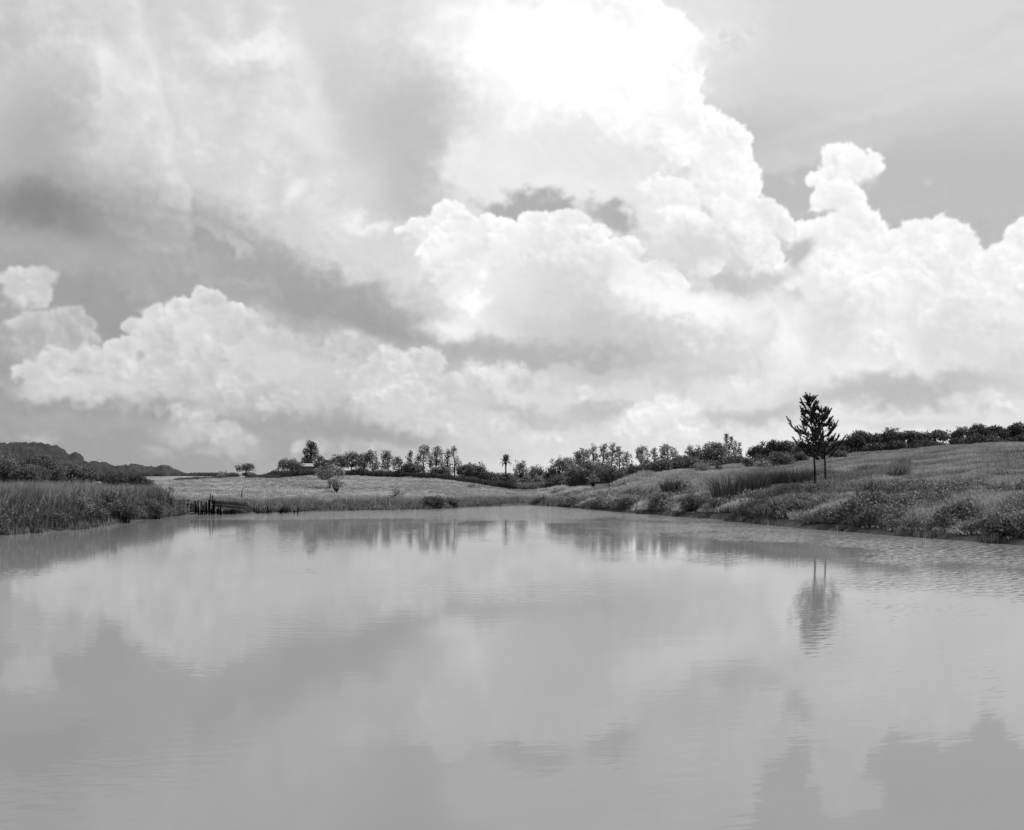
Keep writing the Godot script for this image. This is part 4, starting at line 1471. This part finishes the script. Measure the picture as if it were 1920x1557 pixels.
func paint_clouds() -> void:
	# thin high streaks over the clear sky on the right
	for s in 9:
		veil(1500.0 + 45.0 * s, 300.0 - 30.0 * s, 360.0, 26.0, -14.0 - s, 218.0 - (s % 3) * 8.0, 0.55, 0.5)
	veil(1720, 120, 420, 130, -12, 216, 0.7, 0.7)
	# glow low down, brighter to the right
	veil(1560, 820, 900, 330, 0, 234, 0.95, 0.6, 0.2)
	veil(1000, 800, 520, 190, 0, 220, 0.9, 0.8)
	# the great sheet over the left and the middle
	veil(560, 190, 880, 430, 6, 216, 1.0, 0.8, 0.45)
	veil(900, 420, 560, 220, 14, 222, 0.9, 0.9, 0.3)
	veil(1030, 300, 400, 240, 8, 236, 1.0, 0.8, 0.3)
	# edges of sheets one over another: bright on the right of each edge's left side
	heap([Vector3(330, 60, 250), Vector3(370, 210, 250), Vector3(430, 370, 240), Vector3(500, 480, 200)], 232, 214, 700, 300, 0.16, 0.6, 0.08, 0.5, Vector2(1, -0.3), 1.4)
	veil(760, 260, 190, 270, -12, 192, 0.95, 0.6, 0.1)
	veil(770, 370, 80, 110, -20, 190, 0.7, 0.7)
	veil(680, 130, 130, 110, 0, 205, 0.8)
	veil(480, 95, 130, 50, 8, 250, 0.85, 0.8)
	veil(590, 200, 50, 150, -12, 232, 0.55, 0.8)
	veil(1060, 60, 480, 230, 6, 256, 1.0, 1.2)
	veil(1040, 90, 300, 150, 6, 264, 0.9, 1.3, 0.1)
	veil(880, 300, 90, 60, 30, 242, 0.8)
	# dark underside sweeping down from the left
	veil(200, 430, 440, 150, 16, 166, 1.0, 0.7, 0.25)
	veil(560, 545, 400, 92, 17, 166, 0.95, 1.0, 0.1)
	veil(250, 500, 330, 44, 4, 172, 0.7, 0.6)
	veil(770, 612, 220, 44, 8, 174, 0.95, 0.9)
	veil(600, 700, 420, 80, 10, 204, 0.8, 1.0, 0.2)
	# brighter left-hand cloud with a crisp right edge
	heap([Vector3(20, 60, 250), Vector3(62, 190, 246), Vector3(84, 310, 250), Vector3(150, 420, 216)], 234, 204, 560, 260, 0.22, 0.22, 0.10, 0.55, Vector2(1, -0.25), 1.5)
	veil(215, 110, 60, 50, 50, 242, 0.6, 0.9)
	veil(200, 160, 110, 30, 110, 236, 0.5, 0.9)
	veil(80, 250, 150, 150, 40, 176, 0.85, 0.8)
	veil(110, 330, 230, 150, 40, 178, 0.85, 0.6)
	veil(150, 400, 290, 120, 14, 156, 0.95, 0.6, 0.1)
	veil(40, 390, 190, 90, 8, 130, 0.85, 0.6)
	veil(240, 340, 90, 120, -20, 190, 0.5, 0.7)
	veil(300, 470, 120, 26, 24, 190, 0.6, 0.9)
	veil(400, 468, 90, 22, 30, 206, 0.7, 0.9)
	# small bright tatters in the sheet
	heap([Vector3(378, 288, 14), Vector3(392, 300, 12)], 242, 232, 340, 40, 0.3, 0.35)
	veil(552, 350, 34, 44, 20, 246, 0.9, 0.5)
	veil(690, 425, 70, 34, -10, 246, 0.95, 0.8)
	veil(700, 480, 120, 60, 20, 216, 0.8)
	# gaps of clear sky between the sheet and the heaps below
	veil(985, 392, 92, 50, 6, 178, 1.0, 0.9, 0.35)
	veil(1140, 420, 96, 44, 14, 182, 1.0, 0.9, 0.35)
	veil(600, 590, 330, 50, 14, 163, 0.9, 0.6, 0.15)
	veil(160, 585, 140, 84, 10, 161, 1.0, 0.45, 0.6)
	veil(300, 566, 60, 10, -6, 206, 0.8, 0.4)
	# the middle heap: white crest, grey heart, grey base
	veil(1020, 560, 330, 150, 12, 240, 1.0, 0.8, 0.3)
	heap([Vector3(786, 446, 40), Vector3(850, 432, 48), Vector3(905, 446, 42), Vector3(950, 454, 38), Vector3(1010, 442, 42), Vector3(1070, 436, 40), Vector3(1110, 464, 40), Vector3(1170, 482, 36), Vector3(880, 520, 100), Vector3(1000, 530, 110), Vector3(1110, 550, 100), Vector3(1220, 560, 70)], 264, 238, 760, 240, 0.46, 0.06, 0.26, 0.5, Vector2(0.15, -1), 1.7)
	veil(1060, 560, 210, 130, 24, 214, 0.95, 0.9)
	veil(900, 520, 120, 70, 0, 240, 0.7, 0.9)
	veil(1030, 664, 330, 50, 3, 182, 1.0, 0.6, 0.25)
	veil(1110, 625, 210, 60, 8, 198, 0.85, 0.8)
	veil(1280, 580, 210, 70, 24, 254, 0.95, 0.9, 0.15)
	veil(1420, 590, 110, 60, 0, 246, 0.85, 0.9)
	veil(1200, 540, 90, 40, 24, 250, 0.7, 0.9)
	veil(912, 545, 56, 40, 0, 262, 1.0, 0.9, 0.1)
	veil(850, 608, 100, 44, -10, 248, 0.95, 0.6)
	veil(800, 560, 60, 60, 0, 204, 0.7, 0.8)
	# the big cloud at the top with its bright right-hand edge
	heap([Vector3(1180, 120, 130), Vector3(1270, 110, 60), Vector3(1200, 230, 120), Vector3(1296, 262, 66), Vector3(1350, 284, 62), Vector3(1300, 350, 110), Vector3(1374, 340, 54), Vector3(1240, 400, 70)], 268, 238, 500, 150, 0.42, 0.06, 0.22, 0.75, Vector2(1, -0.5), 1.6)
	heap([Vector3(1330, 110, 40), Vector3(1372, 86, 32), Vector3(1410, 70, 20)], 246, 224, 190, 90, 0.75, 0.35, 0.3)
	veil(1300, 440, 160, 70, 10, 248, 0.9, 0.9)
	heap([Vector3(1410, 412, 44), Vector3(1440, 432, 46), Vector3(1480, 452, 36), Vector3(1350, 450, 80), Vector3(1400, 486, 66), Vector3(1280, 470, 80)], 264, 238, 600, 110, 0.45, 0.06, 0.26, 0.5, Vector2(0.9, -0.7), 1.6)
	veil(1305, 465, 130, 74, 0, 216, 0.95, 0.8)
	veil(1130, 280, 200, 80, 14, 230, 0.85)
	veil(1120, 190, 110, 26, 40, 262, 0.6, 0.9)
	veil(1120, 90, 260, 130, 6, 266, 0.95, 1.2, 0.1)
	veil(960, 170, 120, 60, 30, 250, 0.6, 1.2)
	veil(1210, 190, 90, 50, 40, 262, 0.7, 1.2)
	# the tower on the right and the dome beside it
	veil(1640, 640, 260, 150, 0, 238, 1.0, 0.7, 0.3)
	heap([Vector3(1585, 325, 48), Vector3(1560, 352, 36), Vector3(1620, 325, 38), Vector3(1575, 400, 54), Vector3(1600, 440, 58), Vector3(1556, 480, 70), Vector3(1650, 500, 70), Vector3(1540, 560, 90), Vector3(1640, 600, 120)], 264, 240, 790, 300, 0.48, 0.05, 0.24, 0.6, Vector2(0.1, -1), 1.5)
	heap([Vector3(1735, 470, 62), Vector3(1770, 462, 58), Vector3(1800, 490, 46), Vector3(1700, 500, 44), Vector3(1760, 560, 110), Vector3(1860, 580, 96), Vector3(1680, 620, 110), Vector3(1820, 660, 110), Vector3(1950, 640, 100)], 260, 236, 800, 300, 0.44, 0.06, 0.26, 0.6, Vector2(0.1, -1), 1.6)
	heap([Vector3(1890, 520, 60), Vector3(1950, 480, 70), Vector3(2020, 440, 80), Vector3(1960, 560, 110)], 256, 236, 800, 200, 0.46, 0.06, 0.26, 0.6, Vector2(-0.2, -1), 1.6)
	veil(1560, 610, 70, 110, 6, 220, 0.9, 0.8)
	veil(1480, 640, 50, 90, 8, 252, 0.8, 0.8)
	heap([Vector3(1640, 650, 34), Vector3(1668, 660, 32)], 256, 234, 730, 60, 0.5, 0.3)
	veil(1790, 630, 130, 80, 0, 220, 0.9, 0.8)
	veil(1660, 560, 40, 70, 20, 250, 0.6, 0.8)
	# small tatters beside the tower
	heap([Vector3(1484, 345, 18), Vector3(1470, 338, 12)], 214, 200, 400, 30, 0.9, 0.4)
	heap([Vector3(1740, 340, 16), Vector3(1782, 352, 10)], 204, 196, 400, 30, 0.9, 0.4)
	# strips of clear sky between the heaps
	veil(1502, 478, 30, 56, 36, 194, 1.0, 0.4, 0.3)
	veil(1430, 533, 76, 17, -16, 204, 0.95, 0.35, 0.2)
	# grey flat bases on the right
	veil(1300, 700, 190, 30, 4, 204, 0.85, 0.6)
	veil(1420, 775, 210, 36, -6, 198, 0.95, 0.6)
	veil(1690, 730, 300, 54, -4, 192, 1.0, 0.7)
	veil(1820, 772, 180, 24, -4, 226, 0.8, 0.5)
	veil(1700, 795, 220, 20, -3, 208, 0.7, 0.5)
	heap([Vector3(1400, 715, 34), Vector3(1425, 698, 26)], 248, 226, 780, 70, 0.5, 0.35)
	heap([Vector3(1500, 745, 26), Vector3(1525, 736, 20)], 240, 222, 790, 50, 0.5, 0.35)
	# left-hand heaps under the sheet
	veil(90, 640, 120, 60, 6, 196, 0.9, 0.6, 0.2)
	heap([Vector3(70, 530, 30), Vector3(40, 560, 54), Vector3(90, 520, 16)], 224, 204, 640, 80, 0.45, 0.12, 0.25, 0.5, Vector2(0.4, -1), 1.6)
	heap([Vector3(140, 600, 26), Vector3(160, 612, 22), Vector3(110, 640, 50), Vector3(60, 650, 60), Vector3(165, 640, 22)], 224, 184, 720, 90, 0.45, 0.10, 0.25, 0.5, Vector2(0.4, -1), 1.6)
	veil(400, 690, 190, 110, 12, 208, 1.0, 0.7, 0.3)
	heap([Vector3(245, 620, 24), Vector3(290, 602, 30), Vector3(345, 592, 36), Vector3(390, 590, 42), Vector3(320, 670, 90), Vector3(420, 660, 90), Vector3(500, 700, 80), Vector3(230, 670, 40)], 242, 208, 820, 200, 0.44, 0.08, 0.26, 0.55, Vector2(-0.2, -1), 1.8)
	veil(180, 720, 210, 46, 2, 214, 0.95, 0.6, 0.3)
	heap([Vector3(100, 700, 44), Vector3(160, 694, 44), Vector3(210, 702, 48), Vector3(290, 704, 50), Vector3(335, 722, 44), Vector3(60, 722, 44)], 236, 206, 780, 60, 0.42, 0.16, 0.28, 0.5, Vector2(0.1, -1), 1.7)
	veil(560, 690, 170, 70, 10, 212, 0.85, 1.1)
	veil(520, 640, 120, 50, 14, 200, 0.7)
	heap([Vector3(560, 660, 34), Vector3(600, 676, 30), Vector3(520, 640, 30), Vector3(630, 650, 24)], 228, 208, 760, 80, 0.6, 0.35, 0.3, 0.5, Vector2(0.1, -1), 1.8)
	heap([Vector3(470, 620, 26), Vector3(500, 600, 22)], 214, 204, 700, 60, 0.6, 0.5, 0.3, 0.5, Vector2(0.1, -1), 1.8)
	heap([Vector3(420, 720, 24), Vector3(445, 700, 22), Vector3(470, 716, 20)], 236, 212, 790, 50, 0.6, 0.25, 0.35, 0.5, Vector2(0.1, -1), 1.6)
	heap([Vector3(395, 705, 30), Vector3(420, 692, 26), Vector3(450, 720, 30)], 228, 204, 780, 60, 0.6, 0.3)
	heap([Vector3(400, 755, 26), Vector3(440, 750, 24)], 220, 196, 800, 40, 0.6, 0.3)
	veil(180, 788, 270, 24, 2, 172, 0.95, 0.5)
	veil(400, 768, 140, 14, 4, 188, 0.7, 0.5)
	veil(85, 812, 62, 14, 0, 194, 0.85, 0.4)
	# on past the left-hand edge
	veil(-330, 420, 420, 260, 0, 204, 0.9, 0.9)
	heap([Vector3(-120, 560, 70), Vector3(-200, 520, 80), Vector3(-290, 560, 90), Vector3(-180, 640, 120), Vector3(-340, 650, 120), Vector3(-480, 620, 100)], 238, 204, 800, 160, 0.46, 0.1, 0.28, 0.55, Vector2(0.2, -1), 1.7)
	heap([Vector3(-60, 740, 40), Vector3(-130, 750, 44), Vector3(-220, 770, 40)], 228, 202, 830, 60, 0.46, 0.16, 0.28, 0.5, Vector2(0.1, -1), 1.7)
	# middle distance
	veil(760, 740, 140, 60, 8, 216, 0.9, 0.8, 0.2)
	heap([Vector3(640, 690, 26), Vector3(690, 714, 36), Vector3(730, 694, 42), Vector3(790, 702, 46), Vector3(840, 742, 42), Vector3(760, 764, 50), Vector3(700, 754, 34)], 242, 212, 840, 110, 0.5, 0.16, 0.34, 0.5, Vector2(0.1, -1), 1.6)
	veil(600, 745, 90, 30, 10, 200, 0.7, 0.7)
	heap([Vector3(540, 755, 28), Vector3(565, 768, 24), Vector3(500, 768, 24)], 232, 204, 820, 60, 0.45, 0.18, 0.3, 0.5, Vector2(0.1, -1), 1.6)
	veil(660, 802, 190, 32, 9, 172, 1.0, 0.6, 0.25)
	veil(600, 772, 90, 24, 16, 182, 0.7, 0.6)
	veil(390, 820, 140, 40, 16, 200, 0.9, 0.6, 0.2)
	heap([Vector3(330, 784, 28), Vector3(372, 792, 30), Vector3(424, 812, 28), Vector3(470, 834, 18)], 232, 200, 870, 60, 0.5, 0.2, 0.35, 0.5, Vector2(0.3, -1), 1.6)
	veil(312, 846, 36, 16, 0, 190, 0.8, 0.5)
	veil(400, 850, 70, 8, 0, 194, 0.6, 0.3)
	heap([Vector3(890, 700, 30), Vector3(930, 712, 30), Vector3(970, 704, 26), Vector3(1010, 716, 26)], 238, 222, 790, 70, 0.6, 0.3, 0.3, 0.5, Vector2(0.1, -1), 1.8)
	veil(980, 772, 190, 24, 4, 200, 0.95, 0.8)
	heap([Vector3(800, 806, 26), Vector3(840, 796, 26), Vector3(870, 812, 22)], 232, 214, 860, 50, 0.6, 0.3, 0.3, 0.5, Vector2(0.1, -1), 1.8)
	heap([Vector3(1060, 746, 20), Vector3(1100, 738, 22), Vector3(1150, 742, 20)], 236, 222, 790, 40, 0.6, 0.3, 0.3, 0.5, Vector2(0.1, -1), 1.8)
	veil(1140, 765, 110, 20, 0, 198, 0.9, 0.6)
	veil(1130, 702, 180, 24, 0, 204, 0.8, 0.6)
	veil(950, 730, 140, 26, 6, 230, 0.8)
	veil(860, 770, 60, 24, 0, 224, 0.7)
	heap([Vector3(940, 808, 26), Vector3(965, 806, 24), Vector3(985, 818, 18), Vector3(915, 820, 18)], 242, 216, 856, 50, 0.45, 0.2, 0.3, 0.5, Vector2(0.1, -1), 1.6)
	veil(940, 850, 110, 16, 0, 206, 0.7, 0.5)
	heap([Vector3(1215, 785, 28), Vector3(1250, 772, 32), Vector3(1285, 778, 30), Vector3(1310, 802, 26), Vector3(1260, 820, 60), Vector3(1190, 818, 28)], 250, 232, 880, 80, 0.45, 0.1, 0.28, 0.5, Vector2(0.1, -1), 1.7)
	heap([Vector3(1060, 820, 20), Vector3(1090, 826, 20), Vector3(1130, 828, 18)], 238, 222, 860, 40, 0.5, 0.25, 0.3, 0.5, Vector2(0.1, -1), 1.6)
	heap([Vector3(1370, 800, 24), Vector3(1410, 812, 22), Vector3(1450, 806, 24)], 238, 224, 860, 50, 0.6, 0.3, 0.3, 0.5, Vector2(0.1, -1), 1.8)
	heap([Vector3(230, 770, 20), Vector3(260, 764, 22), Vector3(290, 772, 18)], 206, 190, 806, 34, 0.6, 0.35, 0.3, 0.5, Vector2(0.1, -1), 1.8)
	heap([Vector3(560, 842, 20), Vector3(600, 836, 22), Vector3(640, 846, 18), Vector3(700, 848, 18)], 216, 202, 876, 34, 0.6, 0.35, 0.3, 0.5, Vector2(0.1, -1), 1.8)
	veil(655, 805, 190, 30, 9, 168, 0.95, 0.5, 0.2)
	veil(960, 772, 200, 22, 3, 196, 0.9, 0.6)
	veil(1140, 764, 110, 18, 0, 194, 0.9, 0.5)
	veil(1130, 704, 180, 20, 0, 202, 0.8, 0.5)
	veil(1400, 780, 190, 28, -6, 196, 0.9, 0.5)
	veil(1690, 736, 300, 48, -4, 190, 0.9, 0.6)
	veil(180, 790, 260, 22, 2, 168, 0.9, 0.5)
	veil(540, 726, 110, 22, 8, 192, 0.7, 0.7)
	veil(860, 744, 90, 18, 6, 206, 0.7, 0.6)
	heap([Vector3(1600, 770, 22), Vector3(1630, 760, 24), Vector3(1665, 772, 20)], 238, 216, 806, 34, 0.6, 0.3, 0.3, 0.5, Vector2(0.1, -1), 1.8)
	heap([Vector3(1770, 768, 24), Vector3(1805, 758, 26), Vector3(1845, 768, 24), Vector3(1890, 762, 26)], 240, 218, 806, 34, 0.6, 0.3, 0.3, 0.5, Vector2(0.1, -1), 1.8)
	heap([Vector3(640, 640, 22), Vector3(668, 632, 20), Vector3(700, 646, 20)], 222, 204, 690, 34, 0.6, 0.35, 0.3, 0.5, Vector2(0.1, -1), 1.8)
	heap([Vector3(1010, 820, 16), Vector3(1035, 814, 18), Vector3(1160, 806, 16), Vector3(1180, 800, 18)], 242, 226, 850, 34, 0.6, 0.3, 0.3, 0.5, Vector2(0.1, -1), 1.8)
	veil(430, 545, 130, 24, 20, 190, 0.5, 1.0)
	veil(560, 610, 150, 26, 16, 186, 0.5, 1.0)
	# torn texture over every cloud, less over the clear sky on the upper right
	for j in rn:
		for i in kn:
			var k := j * kn + i
			var y := 900.0 - ca_[i] * te_[j]
			var clear := smoothstep(1300.0, 1420.0, cx_[i]) * smoothstep(420.0, 340.0, y)
			cloud[k] += (nb[k] * 0.012 + nc[k] * 0.005 + relief[k] * 0.045 * smoothstep(300.0, 640.0, y + cx_[i] * 0.25)) * (1.0 - 0.75 * clear) * smoothstep(895.0, 840.0, y)
	# haze over the horizon
	for s in 4:
		veil(-100.0 + 70.0 * s, 872.0, 620.0, 40.0, 0, 164.0, 0.4, 0.2)
	veil(760, 884, 380, 40, 0, 214, 0.7, 0.2)
	veil(1250, 880, 520, 50, 0, 238, 0.75, 0.2)
